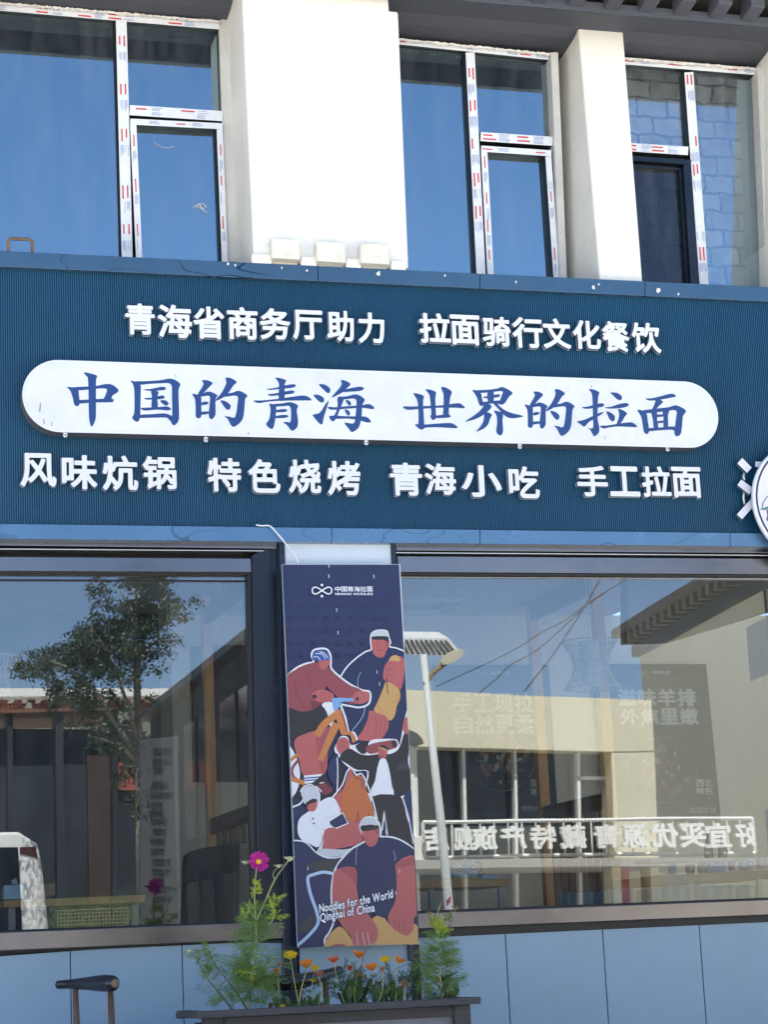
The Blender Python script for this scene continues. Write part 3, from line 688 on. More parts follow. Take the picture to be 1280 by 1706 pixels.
def menu_board(quad, label, title, t1, t2, badge, foot, bowl, food):
    y = 3.88; q = [P(a, c, y) for a, c in quad]
    ctr = sum(q, Vector())/4
    t = thing('menu_board', ctr, label, 'menu board', 'dark menu boards on the dining room wall')
    m_ = MB(); m_.px(quad, y-.02, .03); m_.build('board', board_m, t, .002)
    yy = y-.0225; m_ = MB()
    logo(m_, title[0], title[1], 8.5, 4.2, yy, .0022); words(m_, '中国青海拉面', title[0]+12, title[1]-5, title[0]+46, title[1]+1, yy, .01)
    m_.build('logo', ink_m, t)
    m_ = MB(); words(m_, t1[0], *t1[1], yy, .035); words(m_, t2[0], *t2[1], yy, .035); m_.build('headline', ink_m, t)
    m_ = MB(); words(m_, badge[0][:2], *badge[1], yy, .02); x0, y0, x1, y1 = badge[1]; h = y1-y0; words(m_, badge[0][2:], x0, y1+1, x1, y1+1+h, yy, .02)
    words(m_, foot[0], *foot[1], yy, .0); m_.build('caption', ink_m, t)
    m_ = MB(); cx, cy, r = bowl; c = P(cx, cy, yy); R_ = P(cx+r, cy, yy).x-c.x
    m_.lathe(c+Vector((0, .001, 0)), [(R_*.9, 0), (R_*.9, .001)], 40, 0, (0, 1, 0))
    ring = [c+Vector((R_*math.cos(a), 0, R_*.93*math.sin(a))) for a in [2*math.pi*i/48 for i in range(49)]]
    m_.tube(ring, .004, 1, 5)
    for i in range(70):
        a, d = random.uniform(0, 6.28), R_*.8*math.sqrt(random.random()); p = c+Vector((d*math.cos(a), -.001-.00002*i, d*.9*math.sin(a))); l = R_*random.uniform(.08, .22); an = random.uniform(0, 3.14)
        u = Vector((math.cos(an), 0, math.sin(an)))*l; v_ = Vector((-u.z, 0, u.x))*.45
        m_.add([p-u, p-v_, p+u*.8, p+v_], [(0, 1, 2, 3)], random.choice(food))
    m_.build('dish_picture', [mat('dish_dark', S(44, 40, 38), .5), mat('dish_ring', S(120, 118, 112), .5), mat('dish_red', S(120, 56, 52), .5), mat('dish_green', S(74, 88, 60), .5), mat('dish_tan', S(138, 104, 72), .5), mat('dish_white', S(170, 165, 155), .5)], t)
menu_board([(723, 1108), (914.5, 1107), (931, 1374), (740, 1376)], 'dark menu board with a noodle bowl picture, left of the pine partition', (804, 1123), ('手工现拉', (754, 1154, 890, 1187)), ('自然更柔', (756, 1190, 892, 1223)), ('现拉地道', (884, 1298, 910, 1311)), ('招牌牛肉面', (869, 1342, 906, 1350)), (835, 1262, 56), (0, 3, 3, 4, 4, 5))
menu_board([(987, 1106), (1177, 1106), (1202, 1366), (1012, 1368)], 'dark menu board with a lamb dish picture, right of the pine partition', (1072, 1122), ('滋味羊排', (1029, 1147, 1161, 1177)), ('外焦里嫩', (1033, 1179, 1165, 1207)), ('西北特色', (1160, 1298, 1188, 1310)), ('炕锅羊排', (1149, 1344, 1194, 1355)), (1107, 1283, 54), (2, 2, 0, 4, 5, 3))
# framed dark picture and sign on the left
m_ = MB(); m_.px([(319, 1076), (440, 1074), (446, 1302), (323, 1302)], 3.86, .03); t = m_.build('dark_board', board_m, None, .002); tag(t, 'plain dark board on the wall of the left dining area', 'wall board')
m_ = MB(); logo(m_, 262, 1118, 14, 12, 3.83, .008); t = m_.build('wall_logo', mat('logo_blue', S(34, 46, 66), .5)); tag(t, 'dark infinity shaped logo on the white wall left of the dark board', 'wall logo')
m_ = MB(); m_.px([(-300, 900), (285, 905), (300, 1700), (-300, 1700)], 3.84, .03); m_.build('dark_room_sheet', mat('dark_room_grey', S(70, 74, 80), .6, 0, .15, 1), B)  # dark sheet added to keep the room behind the left window dark
# square pillar between
p0, p1 = P(288, 1200, 3.4), P(318, 1200, 3.4)
m_ = MB(); m_.box((p0.x, 3.4, .12), (p1.x, 3.9, zc)); m_.build('room_pillar', room_m, B)
# ceiling tray
a, b_ = PZ(640, 992, zc), PZ(770, 991, zc); c, d = PZ(736, 1012, zc), PZ(640, 1012, zc)
m_ = MB()
for q in ((a, b_), (b_, c), (c, d)):
    m_.tube([q[0]-Vector((0, 0, .02)), q[1]-Vector((0, 0, .02))], .03, 0, 4)
m_.build('ceiling_tray', ceil_m, B)
# wooden partitions that run into the room
def partition(pxA, yA, wA, pxB, railA, lowA, label):
    pa = P(pxA, 1150, yA); X = pa.x; wd = wA/ppm(yA)
    yB = PX(pxB, 1150, X).y
    t = thing('wooden_partition', (X, (yA+yB)/2, .12), label, 'partition')
    for yy in (yA, yB):
        m_ = MB(); m_.box((X, yy-wd, .12), (X+wd*1.0, yy, zc)); m_.build('post', pine, t, .004)
    zr = P(pxA, railA, yA).z; zl = P(pxA, lowA, yA).z
    for z0, z1, nm in ((zr, zr+.10, 'rail'), (zl-.10, zl, 'rail')):
        m_ = MB(); m_.box((X+.012, yB, z0), (X+wd-.012, yA-wd, z1)); m_.build(nm, brown, t, .003)
    for z0, z1 in ((zr+.10, zc), (.12, zl-.10)):
        k = 9
        for i in range(1, k):
            yy = yB+(yA-wd-yB)*i/k; m_ = MB(); m_.box((X+.018, yy-.014, z0), (X+wd-.018, yy+.014, z1)); m_.build('baluster', brown, t)
    return X, yB
partition(884, 3.5, 17, 992, 1036, 1345, 'pine partition with upright slats between the two menu boards')
partition(337, 3.2, 16, 436, 1042, 1365, 'brown slatted wooden partition in front of the plain dark board')
# rattan pendant lamps
def pendant(cx, y, top, bot, wpx, label, zceil):
    s = 1/ppm(y); c = P(cx, (top+bot)/2, y); h = (bot-top)*s; r = wpx/2*s
    t = thing('pendant_lamp', (c.x, c.y, c.z+h/2), label, 'pendant lamp', 'rattan pendant lamps in the dining room')
    rt_ = mat('rattan', S(196, 174, 142), .6)
    m_ = MB(); z0, z1 = c.z-h/2, c.z+h/2; wr = r*.62
    for zz, rr in ((z1, r), (z0, r*1.02), (c.z+h*.05, wr)):
        m_.tube([Vector((c.x+rr*math.cos(a), c.y+rr*math.sin(a), zz)) for a in [2*math.pi*i/32 for i in range(33)]], .006, 0, 5)
    for i in range(34):
        a0 = 2*math.pi*i/34
        for da in (.55, -.55):
            pts = []
            for k in range(5):
                f = k/4; zz = z1+(z0-z1)*f; rr = r*(1-.38*math.sin(math.pi*f)); a = a0+da*f; pts.append(Vector((c.x+rr*math.cos(a), c.y+rr*math.sin(a), zz)))
            m_.tube(pts, .0028, 0, 3, False)
    m_.build('rattan_cage', rt_, t)
    m_ = MB(); m_.lathe((c.x, c.y, z0+.02), [(r*.36, 0), (r*.37, .01), (r*.37, h-.03), (r*.36, h-.02)], 24); m_.build('lamp_shade', mat('paper_shade', S(222, 226, 232), .7), t)
    m_ = MB(); m_.tube([(c.x, c.y, z1-.02), (c.x, c.y, zceil)], .004); m_.build('cord', ink_m, t)
pendant(985, 1.9, 1068, 1147, 94, 'hourglass rattan pendant lamp with pale shade beside the pine partition', zc)
pendant(-19, 1.2, 1098, 1172, 94, 'hourglass rattan pendant lamp cut by the left edge of the photo', zc)
# left window: bar shelf with a tissue box, carton, booth seat
def shelf(q, y, depth, label, legs, name='table', wood=None):
    t = thing(name, P((q[0][0]+q[1][0])/2, q[2][1], y), label, 'table')
    m_ = MB(); m_.px(q, y, depth); m_.build('table_top', wood or pine, t, .004)
    for (lx, lw_) in legs:
        p = P(lx, q[2][1], y+.04); w_ = lw_/ppm(y)/2
        m_ = MB(); m_.box((p.x-w_, y+.04, .12), (p.x+w_, y+.04+2*w_, p.z-.002)); m_.build('leg', ink_m, t)
    return t
shelf([(5, 1500), (242, 1490), (242, 1503), (6, 1512)], .75, .45, 'pale wooden counter table behind the left window', ((20, 10), (225, 10)))
def block(q, y, depth, name, mm_, label, cat, bev=.004, group=None):
    m_ = MB(); m_.px(q, y, depth); return tag(m_.build(name, mm_, None, bev), label, cat, group)
tb = thing('tissue_box', P(23, 1497, .85), 'pale blue tissue box on the pale wooden counter', 'tissue box')
m_ = MB(); m_.px([(6, 1474), (41, 1473), (40, 1497.5), (6, 1499)], .82, .12); m_.build('carton', ceram, tb, .006)
m_ = MB(); p = P(25, 1473, .88); m_.add([p, p+Vector((.02, .01, .0)), p+Vector((.005, .0, .035)), p+Vector((-.02, .005, .02)), p+Vector((-.012, .01, 0))], [(0, 1, 2, 3, 4)]); m_.build('tissue', ink_m, tb)
block([(50, 1478), (92, 1470), (93, 1491), (52, 1497)], .95, .15, 'cardboard_box', mat('cardboard', S(176, 146, 108), .8, 0, .08, 8), 'small brown cardboard box standing on the pale wooden counter', 'cardboard box')
bk = mat('black_leather', S(40, 40, 46), .35, 0, .1, 4)
t = thing('booth_seat', P(355, 1560, 1.0), 'high backed black padded booth seat behind the left window', 'booth seat')
m_ = MB(); m_.px(spline([(312, 1432), (318, 1420), (335, 1413), (398, 1405), (400, 1420), (401, 1600), (309, 1600), (310, 1500)], 4, True), 1.0, .14); m_.build('backrest', bk, t, .02)
for x in (330, 350, 370, 390):
    m_ = MB(); m_.px([(x-.5, 1424), (x+.7, 1424), (x+1.4, 1590), (x+.2, 1590)], .995, .02); m_.build('sheen_streak', mat('sheen_streak_grey', S(84, 86, 94), .4), t)  # pale strips paint the vertical reflections on the black backrest
m_ = MB(); m_.px([(309, 1580), (401, 1576), (401, 1700), (309, 1700)], .6, .4); m_.build('seat', bk, t, .02)
block([(401, 1405), (424, 1403), (424, 1620), (400, 1620)], .8, .04, 'wooden_panel', mat('tan_panel', S(188, 172, 140), .6, 0, .08, 4), 'upright tan wooden panel beside the black booth seat', 'panel')
# right window: tables with crockery, skirts
shelf([(690, 1466), (846, 1463.5), (846, 1476), (690, 1480)], .9, .5, 'wooden table with two teapots behind the right window', ((720, 9), (836, 9)))
shelf([(1086, 1459), (1300, 1447), (1300, 1462), (1086, 1474)], 1.1, .6, 'wooden table with cups and bottles at the right end of the window', ((1152, 9), (1266, 8)), wood=brown)
def pot(cx, by, ty, wpx, y, mm_, label, cat, name, prof, lid=True, mark=False, spout=False):
    s = 1/ppm(y); b0 = P(cx, by, y); h = (by-ty)*s; r = wpx*s/2
    t = thing(name, b0, label, cat)
    m_ = MB(); m_.lathe(b0, [(r*a, h*z) for a, z in prof], 24); m_.build('body', mm_, t)
    if lid:
        m_ = MB(); m_.lathe(b0+Vector((0, 0, h*prof[-1][1])), [(r*prof[-1][0]*.95, 0), (r*.5, h*.08), (r*.12, h*.1), (r*.14, h*.16), (r*.05, h*.18)], 18); m_.build('lid', mm_, t)
        hp = [b0+Vector((r*.9, 0, h*.75)), b0+Vector((r*1.5, 0, h*.72)), b0+Vector((r*1.6, 0, h*.45)), b0+Vector((r*1.2, 0, h*.25)), b0+Vector((r*.95, 0, h*.2))]
        m_ = MB(); m_.tube(spline([tuple(v) for v in hp], 4), r*.07, 0, 6); m_.build('handle', black_m, t)
    if mark:
        m_ = MB(); e = [b0+Vector((r*.15+r*.42*math.cos(a), -r*1.02, h*.5+r*.3*math.sin(a))) for a in [2*math.pi*i/20 for i in range(21)]]; m_.tube(e, r*.05, 0, 4); m_.build('oval_mark', black_m, t)
    return t
tea = [(.86, 0), (.92, .03), (1, .12), (.92, .6), (.72, .82), (.68, .86)]
pot(762, 1463, 1436, 21, .98, ceram, 'smaller pale blue teapot on the yellow tray, next to the pole reflection', 'teapot', 'teapot', tea, True, True)
pot(784, 1462, 1430, 25, .98, ceram, 'larger pale blue teapot with a dark handle on the yellow tray', 'teapot', 'teapot', tea, True, True)
m_ = MB(); m_.px([(750, 1462), (801, 1461), (801, 1464.5), (750, 1466)], .93, .22); tag(m_.build('tray', mat('yellow_tray', S(224, 190, 70), .5), None, .003), 'thin yellow tray under the two teapots', 'tray')
m_ = MB(); pts = spline([(801, 1464), (806, 1457), (812, 1454), (818, 1458), (826, 1457), (832, 1464)], 4); m_.px(pts, .95, .12); tag(m_.build('cloth', ceram, None, .01), 'crumpled pale blue cloth beside the yellow tray', 'cloth')
cup = [(.7, 0), (.8, .05), (.98, .9), (1, 1), (.9, 1), (.75, .2), (.1, .15)]
jar = [(.9, 0), (1, .08), (1, .7), (.8, .85), (.85, 1)]
bot = [(.95, 0), (1, .05), (1, .5), (.85, .6), (.4, .72), (.36, .95), (.42, .96), (.42, 1)]
pot(1122, 1461, 1437, 15, 1.3, mat('blue_glass', S(90, 140, 186), .15), 'tall blue tumbler at the left end of the right table', 'tumbler', 'tumbler', jar, False)
pot(1151, 1457, 1440, 17, 1.3, mat('dark_jar', S(70, 66, 64), .3), 'dark grey cup on the right table beside the blue tumbler', 'cup', 'cup', cup, False)
pot(1171, 1455, 1437, 16, 1.3, mat('grey_glass', S(140, 146, 150), .15), 'clear grey drinking glass beside the blue carton on the right table', 'drinking glass', 'drinking_glass', jar, False)
block([(1181, 1437), (1210, 1434), (1211, 1451), (1182, 1454)], 1.3, .1, 'carton', mat('carton_blue', S(92, 160, 216), .5), 'bright blue carton on the right table below the green bottle', 'carton')
pot(1220, 1450, 1434, 14, 1.35, mat('teal_cup', S(96, 130, 148), .3), 'small teal cup between the blue carton and the pale blue pot', 'cup', 'cup', cup, False)
pot(1244, 1449, 1430, 25, 1.3, ceram, 'round pale blue pot with a dark oval mark at the right end of the table', 'pot', 'pot', jar, False, True)
pot(1271, 1447, 1428, 22, 1.35, mat('mauve_pot', S(168, 166, 178), .35), 'greyish mauve pot at the right edge of the photo', 'pot', 'pot', jar, False)
m_ = MB(); m_.px([(1084, 1431), (1300, 1426), (1300, 1430), (1084, 1436)], 2.0, .25); sh = tag(m_.build('wall_shelf', room_m), 'narrow white shelf behind the right table', 'shelf')
pot(1182, 1432, 1388, 16, 2.1, mat('green_bottle', S(56, 92, 60), .12), 'green glass bottle on the narrow white shelf', 'bottle', 'bottle', bot, False)
pot(1205, 1431, 1394, 15, 2.1, mat('brown_bottle', S(130, 112, 100), .15), 'pale brown bottle on the narrow white shelf right of the green bottle', 'bottle', 'bottle', bot, False)
def skirt(x0, x1, yt, yb, y, label, amp=.02):
    m_ = MB(); n = int((x1-x0)/1.5); rows = []
    for i in range(n+1):
        x = x0+(x1-x0)*i/n; ph = i*.55+1.3*math.sin(i*.13); dy = amp*math.sin(ph); top = yt+1.5*math.sin(i*.35)
        rows.append((P(x, top, y)+Vector((0, dy*.4, 0)), P(x, yb, y)+Vector((0, dy*1.3, 0))))
    for i in range(n): m_.add([rows[i][0], rows[i+1][0], rows[i+1][1], rows[i][1]], [(0, 1, 2, 3)], 0, True)
    o = m_.build('curtain', mat('pale_curtain', S(176, 200, 206), .8, 0, .06, 6)); sm = o.modifiers.new('solid', 'SOLIDIFY'); sm.thickness = .003
    tag(o, label, 'curtain')
skirt(934, 1002, 1486, 1560, 1.9, 'short pale pleated curtain below the table left of the pine post')
skirt(1002, 1082, 1481, 1560, 2.0, 'pale pleated curtain beside the pine post')
skirt(1084, 1262, 1474, 1560, 2.0, 'wide pale pleated curtain under the right table')
# ------------------------------------------------------------------ the other side of the street, visible as reflections in the shop windows
cream = mat('cream_render', S(226, 218, 190), 0.9, 0, 0.05, 1.2, 0.2, 10)
white_r = mat('white_render', S(238, 236, 230), 0.85, 0, 0.04, 2)
redband = mat('red_band', S(170, 92, 84), 0.85, 0, 0.1, 2)
darkb = mat('dark_cladding', S(46, 50, 56), 0.5, 0, 0.15, 1)
dglass = mat('dark_glazing', S(26, 30, 36), 0.12)
def mpx(mb, poly, D, t, mi=0):          # image outline of the mirror image at distance D, given thickness t away from the shop
    return mb.prism([M(a, c, D) for a, c in poly], (0, -t, 0), mi)
def down(p, D): return M(p, 1590, D).x   # x of an upright through that image column at eye level
# low cream building with a row of dark windows
t = thing('cream_building', (M(870, 1590, 14).x, -14, 0), 'low cream building across the street with dark glazing, reflected in the right window', 'building')
m_ = MB(); mpx(m_, [(560, 1143), (672, 1148), (890, 1160), (1086, 1167), (1092, 1250), (1016, 1251), (690, 1244), (560, 1242)], 14, 5); m_.build('parapet', cream, t)
m_ = MB(); mpx(m_, [(1019, 1249), (1092, 1249), (1108, 1640), (1034, 1640)], 14.01, 4.9); m_.build('wall', cream, t)
m_ = MB(); mpx(m_, [(540, 1244), (1019, 1250), (1034, 1640), (540, 1640)], 14.4, .2); m_.build('glazing', dglass, t)
for xa_ in (770, 856, 962, 690):
    m_ = MB(); mpx(m_, [(xa_, 1247), (xa_+5, 1247), (xa_+13, 1640), (xa_+7, 1640)], 14.2, .1); m_.build('mullion', white_r, t)
m_ = MB(); mpx(m_, [(962, 1292), (1015, 1292), (1015, 1297), (962, 1297)], 14.2, .1); m_.build('mullion', white_r, t)
# flat canopy with stand-up letters on a frame
t = thing('canopy', (M(960, 1590, 12.6).x, -12.6, 0), 'flat grey shop canopy across the street under the sign letters', 'canopy')
m_ = MB(); mpx(m_, [(640, 1432), (1330, 1427), (1330, 1440), (640, 1447)], 12.6, 1.6); m_.build('roof_slab', mat('canopy_grey', S(170, 166, 156), .8), t)
for xa_ in (1022, 1036, 1085):
    m_ = MB(); mpx(m_, [(xa_, 1440), (xa_+14, 1440), (xa_+20, 1640), (xa_+6, 1640)], 12.9, .3); m_.build('pier', cream if xa_ != 1036 else redband, t)
t = thing('rooftop_sign', M(980, 1428, 12.7), 'mirrored row of white letters on a frame above the grey canopy across the street', 'rooftop sign')
m_ = MB(); fy = 12.75
A_, B_ = M(704, 1368, fy), M(1254, 1362, fy); C_, D_ = M(706, 1428, fy), M(1259, 1420, fy)
for a, c in ((A_, B_), (C_, D_), (B_, D_), (A_, C_)): m_.tube([a, c], .022, 0, 4)
for i in range(1, 24):
    f = i/24; m_.tube([A_.lerp(B_, f), C_.lerp(D_, f)], .012, 0, 4)
m_.build('frame', white_r, t)
for ch, cx in (('好', 1243), ('宜', 1197), ('买', 1156), ('优', 1110), ('源', 1062), ('青', 1013), ('藏', 957), ('特', 907), ('产', 857), ('旗', 808), ('舰', 772), ('店', 727)):
    wch = 20 if ch not in ('好', '舰') else 15
    yc = 1393-(cx-980)*.012
    a, c = M(cx-wch, yc+21, 12.6), M(cx+wch, yc-21, 12.6)     # mirrored: real left = image right
    fr = (lambda u, v, d, yy=a.y: Vector((-u, yy-d, v)))      # faces the shop (+y)
    m_ = MB(); put_glyph(m_, ch, 0, 0, 1, 1, 0, .06, .03, 0, 0, frame=fr, fit=(-c.x, a.z, -a.x, c.z)); m_.build('letter', white_r, t)
# tall cream house with bracketed eave, shaded under the eave
t = thing('tall_cream_house', (M(1150, 1590, 18).x, -18, 0), 'tall cream house with a dark bracketed eave, reflected in the right window', 'house')
a, c = M(1062, 1010, 24), M(1460, 930, 13)
dv = Vector((c.x-a.x, c.y-a.y, 0)).normalized(); nv = Vector((dv.y, -dv.x, 0))
if nv.x > 0: nv = -nv                    # towards the shop
Lw = (Vector((c.x, c.y, 0))-Vector((a.x, a.y, 0))).length; zt2 = (a.z+c.z)/2+.1
def wallq(s0, s1, z0, z1, out, th, mb):
    q = [Vector((a.x, a.y, 0))+dv*s+nv*out+Vector((0, 0, z)) for s, z in ((s0, z0), (s1, z0), (s1, z1), (s0, z1))]
    return mb.prism(q, -nv*th)
m_ = MB(); wallq(0, Lw, 0, zt2-.35, 0, 4, m_); m_.build('wall', cream, t)
m_ = MB(); wallq(-.3, Lw, zt2, zt2+.14, .42, 5, m_); m_.build('roof', mat('eave_grey', S(120, 112, 104), .9, 0, .3, 6, .4, 12), t)
m_ = MB(); wallq(-.1, Lw, zt2-.38, zt2-.18, .12, .5, m_); m_.build('eave_beam', soffit_m, t)
k = 0.1
while k < Lw:
    m_ = MB(); wallq(k, k+.2, zt2-.18, zt2-.002, .36, .36, m_); m_.build('bracket', MATS['eave_grey'], t); k += .42
for s0, z0, s1, z1 in ((Lw-5.2, zt2-1.6, Lw-4.0, zt2-.8), (Lw-5.0, 1.7, Lw-3.9, 2.6)):
    m_ = MB(); wallq(s0, s1, z0, z1, .02, .1, m_); m_.build('window', dglass, t)
m_ = MB(); xx = a.lerp(c, .62); m_.tube([Vector((xx.x, xx.y, zt2-.4))+nv*.03, Vector((xx.x, xx.y, 2))+nv*.03+dv*.1, Vector((xx.x, xx.y, 0))+nv*.03+dv*.3], .02, 0, 5); m_.build('cable', black_m, t)
# solar street lamp
D = 10.6
t = thing('solar_street_lamp', (down(750, D), M(750, 1590, D).y, 0), 'white solar street lamp with slatted panel, reflected in the right window', 'street lamp')
bx_ = down(760, D); by_ = M(760, 1590, D).y; ztop = M(706, 1090, D).z; xt = M(706, 1090, D).x
pole_m = mat('pole_white', S(206, 208, 206), .5, .0, .06, 6)
m_ = MB(); m_.tube([(bx_, by_, 0), (bx_+(xt-bx_)*.45, by_, ztop*.5), (xt, by_, ztop)], [.056, .047, .034], 0, 12); m_.build('pole', pole_m, t)
m_ = MB(); m_.prism([M(x_, y_, D) for x_, y_ in ((640, 1062), (748, 1063), (772, 1094), (648, 1088))], (0, -.35, .12)); pn = m_.build('solar_panel', mat('panel_white', S(225, 226, 226), .5), t)
m_ = MB()
for i in range(13):
    u = i/13; q = [lerp((642, 1064), (747, 1065), u), lerp((642, 1064), (747, 1065), u+.045), lerp((650, 1086), (768, 1091), u+.045), lerp((650, 1086), (768, 1091), u)]
    m_.add([M(x_, y_, D)+Vector((0, .012, -.012)) for x_, y_ in q], [(0, 1, 2, 3)])
m_.build('cells', black_m, pn)
m_ = MB(); m_.tube([M(708, 1140, D), M(720, 1122, D), M(742, 1104, D)], .03, 0, 8); m_.build('arm', mat('arm_bronze', S(140, 120, 96), .6), t)
m_ = MB(); q = spline([(738, 1106), (745, 1092), (762, 1083), (772, 1082), (770, 1092), (755, 1104)], 4, True); m_.prism([M(x_, y_, D-.1) for x_, y_ in q], (0, -.12, .02)); m_.build('lamp_head', mat('lamp_head', S(190, 182, 160), .4), t, .01)
# overhead wires
for i, (pts, lab) in enumerate((([(1090, 938), (985, 1002), (940, 1035), (905, 1052), (870, 1075), (825, 1098), (728, 1143)], 'long sagging overhead wire from the street lamp'), ([(1090, 934), (985, 1004), (955, 1030), (900, 1080), (850, 1108), (830, 1128), (797, 1155)], 'lower overhead wire crossing the pine partition'), ([(1020, 930), (975, 1010), (935, 1072), (916, 1100), (875, 1152)], 'steep overhead wire beside the rattan lamp'))):
    m_ = MB(); m_.tube([M(x_, y_, 12+.2*i) for x_, y_ in spline(pts, 4)], .007, 0, 5); tag(m_.build('overhead_wire', black_m), lab + ', reflected', 'overhead wire')
# white air conditioner box beside the cream building
t = thing('wall_unit', (M(715, 1590, 13).x, -13, 0), 'white meter cabinet with a dark hood on a post, reflected right of the poster', 'cabinet')
m_ = MB(); mpx(m_, [(660, 1392), (738, 1390), (739, 1432), (660, 1433)], 13.2, .3); cab = m_.build('body', white_r, t, .01)
m_ = MB(); mpx(m_, [(708, 1393), (726, 1392), (727, 1430), (710, 1430)], 13.18, .02); m_.build('vent', darkb, cab)
m_ = MB(); mpx(m_, [(664, 1240), (690, 1244), (702, 1640), (676, 1640)], 13.5, .1); m_.build('post', white_r, t)
m_ = MB(); m_.prism([M(x_, y_, 13.3) for x_, y_ in spline([(640, 1216), (680, 1216), (700, 1226), (706, 1240), (680, 1236), (640, 1234)], 4, True)], (0, -.4, 0)); m_.build('hood', darkb, t)
# far white building with red band
t = thing('white_cornice_building', (M(150, 1590, 25).x, -25, 0), 'long white building with a red band under its cornice, reflected in the left window', 'building')
m_ = MB(); mpx(m_, [(-150, 1146), (440, 1146), (440, 1158), (-150, 1160)], 24.6, 6); m_.build('cornice', white_r, t)
x = -145
while x < 430:
    m_ = MB(); mpx(m_, [(x, 1158), (x+7, 1158), (x+7, 1167), (x, 1167)], 24.7, .3); m_.build('corbel', white_r, t); x += 23
m_ = MB(); mpx(m_, [(-150, 1158), (440, 1158), (440, 1186), (-150, 1188)], 25.1, .3); m_.build('red_band', redband, t)
m_ = MB(); mpx(m_, [(-150, 1186), (440, 1184), (440, 1640), (-150, 1640)], 25.0, .3); m_.build('wall', cream, t)
for x_ in (48, 163, 225):
    m_ = MB(); mpx(m_, spline([(x_-6, 1178), (x_-3, 1170), (x_+3, 1170), (x_+6, 1178)], 4), 24.9, .1); m_.build('round_ornament', white_r, t)
# dark glazed shops in front of it
t = thing('dark_shopfront', (M(110, 1590, 19).x, -19, 0), 'low dark shop with tall dark doors across the street, reflected in the left window', 'building')
m_ = MB(); mpx(m_, [(-150, 1183), (200, 1178), (200, 1183), (-150, 1189)], 18.6, 2); m_.build('roof_edge', mat('brown_edge', S(120, 84, 64), .8), t)
m_ = MB(); mpx(m_, [(-150, 1210), (95, 1214), (242, 1218), (246, 1640), (-150, 1640)], 19, .5); m_.build('glazing', mat('dark_glass_door', S(52, 58, 62), .3, 0, .25, 1.5), t)  # right end drawn wider to stand in for dark tree shade
for xa_, w_ in ((12, 9), (93, 13), (186, 10)):
    m_ = MB(); mpx(m_, [(xa_, 1184), (xa_+w_, 1184), (xa_+w_+4, 1640), (xa_+4, 1640)], 18.7, .4); m_.build('post', darkb, t)
m_ = MB(); mpx(m_, [(146, 1258), (186, 1258), (188, 1640), (150, 1640)], 18.9, .1); m_.build('door', mat('brown_door', S(64, 48, 42), .6), t)
m_ = MB(); mpx(m_, [(192, 1270), (226, 1270), (228, 1315), (194, 1315)], 18.9, .1); m_.build('red_notice', redband, t)
# dark wing with windows running towards the shop
t = thing('grey_house', (M(340, 1590, 14).x, -14, 0), 'dark grey house with large windows in perspective, reflected at the right of the left window', 'house')
a2, c2 = M(249, 1172, 20), M(440, 1098, 12)
d2 = Vector((c2.x-a2.x, c2.y-a2.y, 0)); L2_ = d2.length; d2.normalize(); n2 = Vector((d2.y, -d2.x, 0)); n2 = n2 if n2.x < 0 else -n2
def wq2(s0, s1, z0, z1, out, th, mb):
    q = [Vector((a2.x, a2.y, 0))+d2*s*L2_+n2*out+Vector((0, 0, z)) for s, z in ((s0, z0), (s1, z0), (s1, z1), (s0, z1))]
    return mb.prism(q, -n2*th)
H2 = (a2.z+c2.z)/2
m_ = MB(); wq2(0, 1.06, 0, H2, 0, .5, m_); m_.build('wall', mat('grey_render', S(58, 58, 60), .8, 0, .12, 2), t)
m_ = MB(); wq2(-.02, 1.08, H2, H2+.1, .2, .8, m_); m_.build('roof', darkb, t)
for s0, s1 in ((.06, .28), (.36, .6), (.68, .95)):
    for z0, z1 in ((.9, H2*.42), (H2*.55, H2*.9)):
        m_ = MB(); wq2(s0, s1, z0, z1, .02, .05, m_); wn = m_.build('window', mat('pale_pane', S(84, 90, 94), .15), t)
        m_ = MB(); wq2((s0+s1)/2-.006, (s0+s1)/2+.006, z0, z1, .04, .03, m_); m_.build('mullion', darkb, wn)
# notice column with lines of writing
t = thing('notice_board', (M(270, 1590, 11.2).x, -11, 0), 'tall narrow grey notice board with lines of dark writing, reflected in the left window', 'notice board')
m_ = MB(); mpx(m_, [(232, 1232), (296, 1226), (304, 1700), (236, 1700)], 11.2, .06); m_.build('board', mat('board_grey', S(72, 72, 74), .6), t)
m_ = MB(); yl = 1246
while yl < 1510:
    xl = random.uniform(248, 256); xe = random.uniform(268, 288)
    while xl < xe:
        w_ = random.uniform(1.2, 3); h_ = random.uniform(5, 8)
        m_.add([M(x_, y_, 11.18) for x_, y_ in ((xl, yl), (xl+w_, yl-1), (xl+w_, yl+h_-1), (xl, yl+h_))], [(0, 1, 2, 3)]); xl += w_+.8
    yl += random.choice((14, 17, 25))
m_.build('writing', black_m, t)
# white van
vD = 13.4
t = thing('white_van', (M(-30, 1590, vD).x, M(-30, 1590, vD).y-.8, 0), 'white van with a dark rear window, reflected at the left edge', 'van')
vm = mat('van_white', S(232, 232, 230), .3, 0, 0, coat=.5)
zr_, zg = M(40, 1385, vD).z, 0.35
xr_ = M(86, 1545, vD).x; y0v = M(0, 1500, vD).y
m_ = MB()
body = [(-4.2, .35), (-.02, .35), (0.0, .95), (-.10, zr_-.35), (-.14, zr_-.14), (-.35, zr_), (-3.4, zr_+.04), (-4.0, zr_-.15), (-4.4, 1.2), (-4.9, 1.05), (-5.0, .4)]
m_.prism([Vector((xr_+u, y0v, z)) for u, z in body], (0, -1.65, 0)); m_.build('body', vm, t, .03)
m_ = MB(); m_.prism([Vector((xr_+u, y0v+.012, z)) for u, z in ((-.30, .72), (-.36, zr_-.17), (-1.7, zr_-.14), (-1.7, .72))], (0, -.02, 0)); m_.build('window', dglass, t)
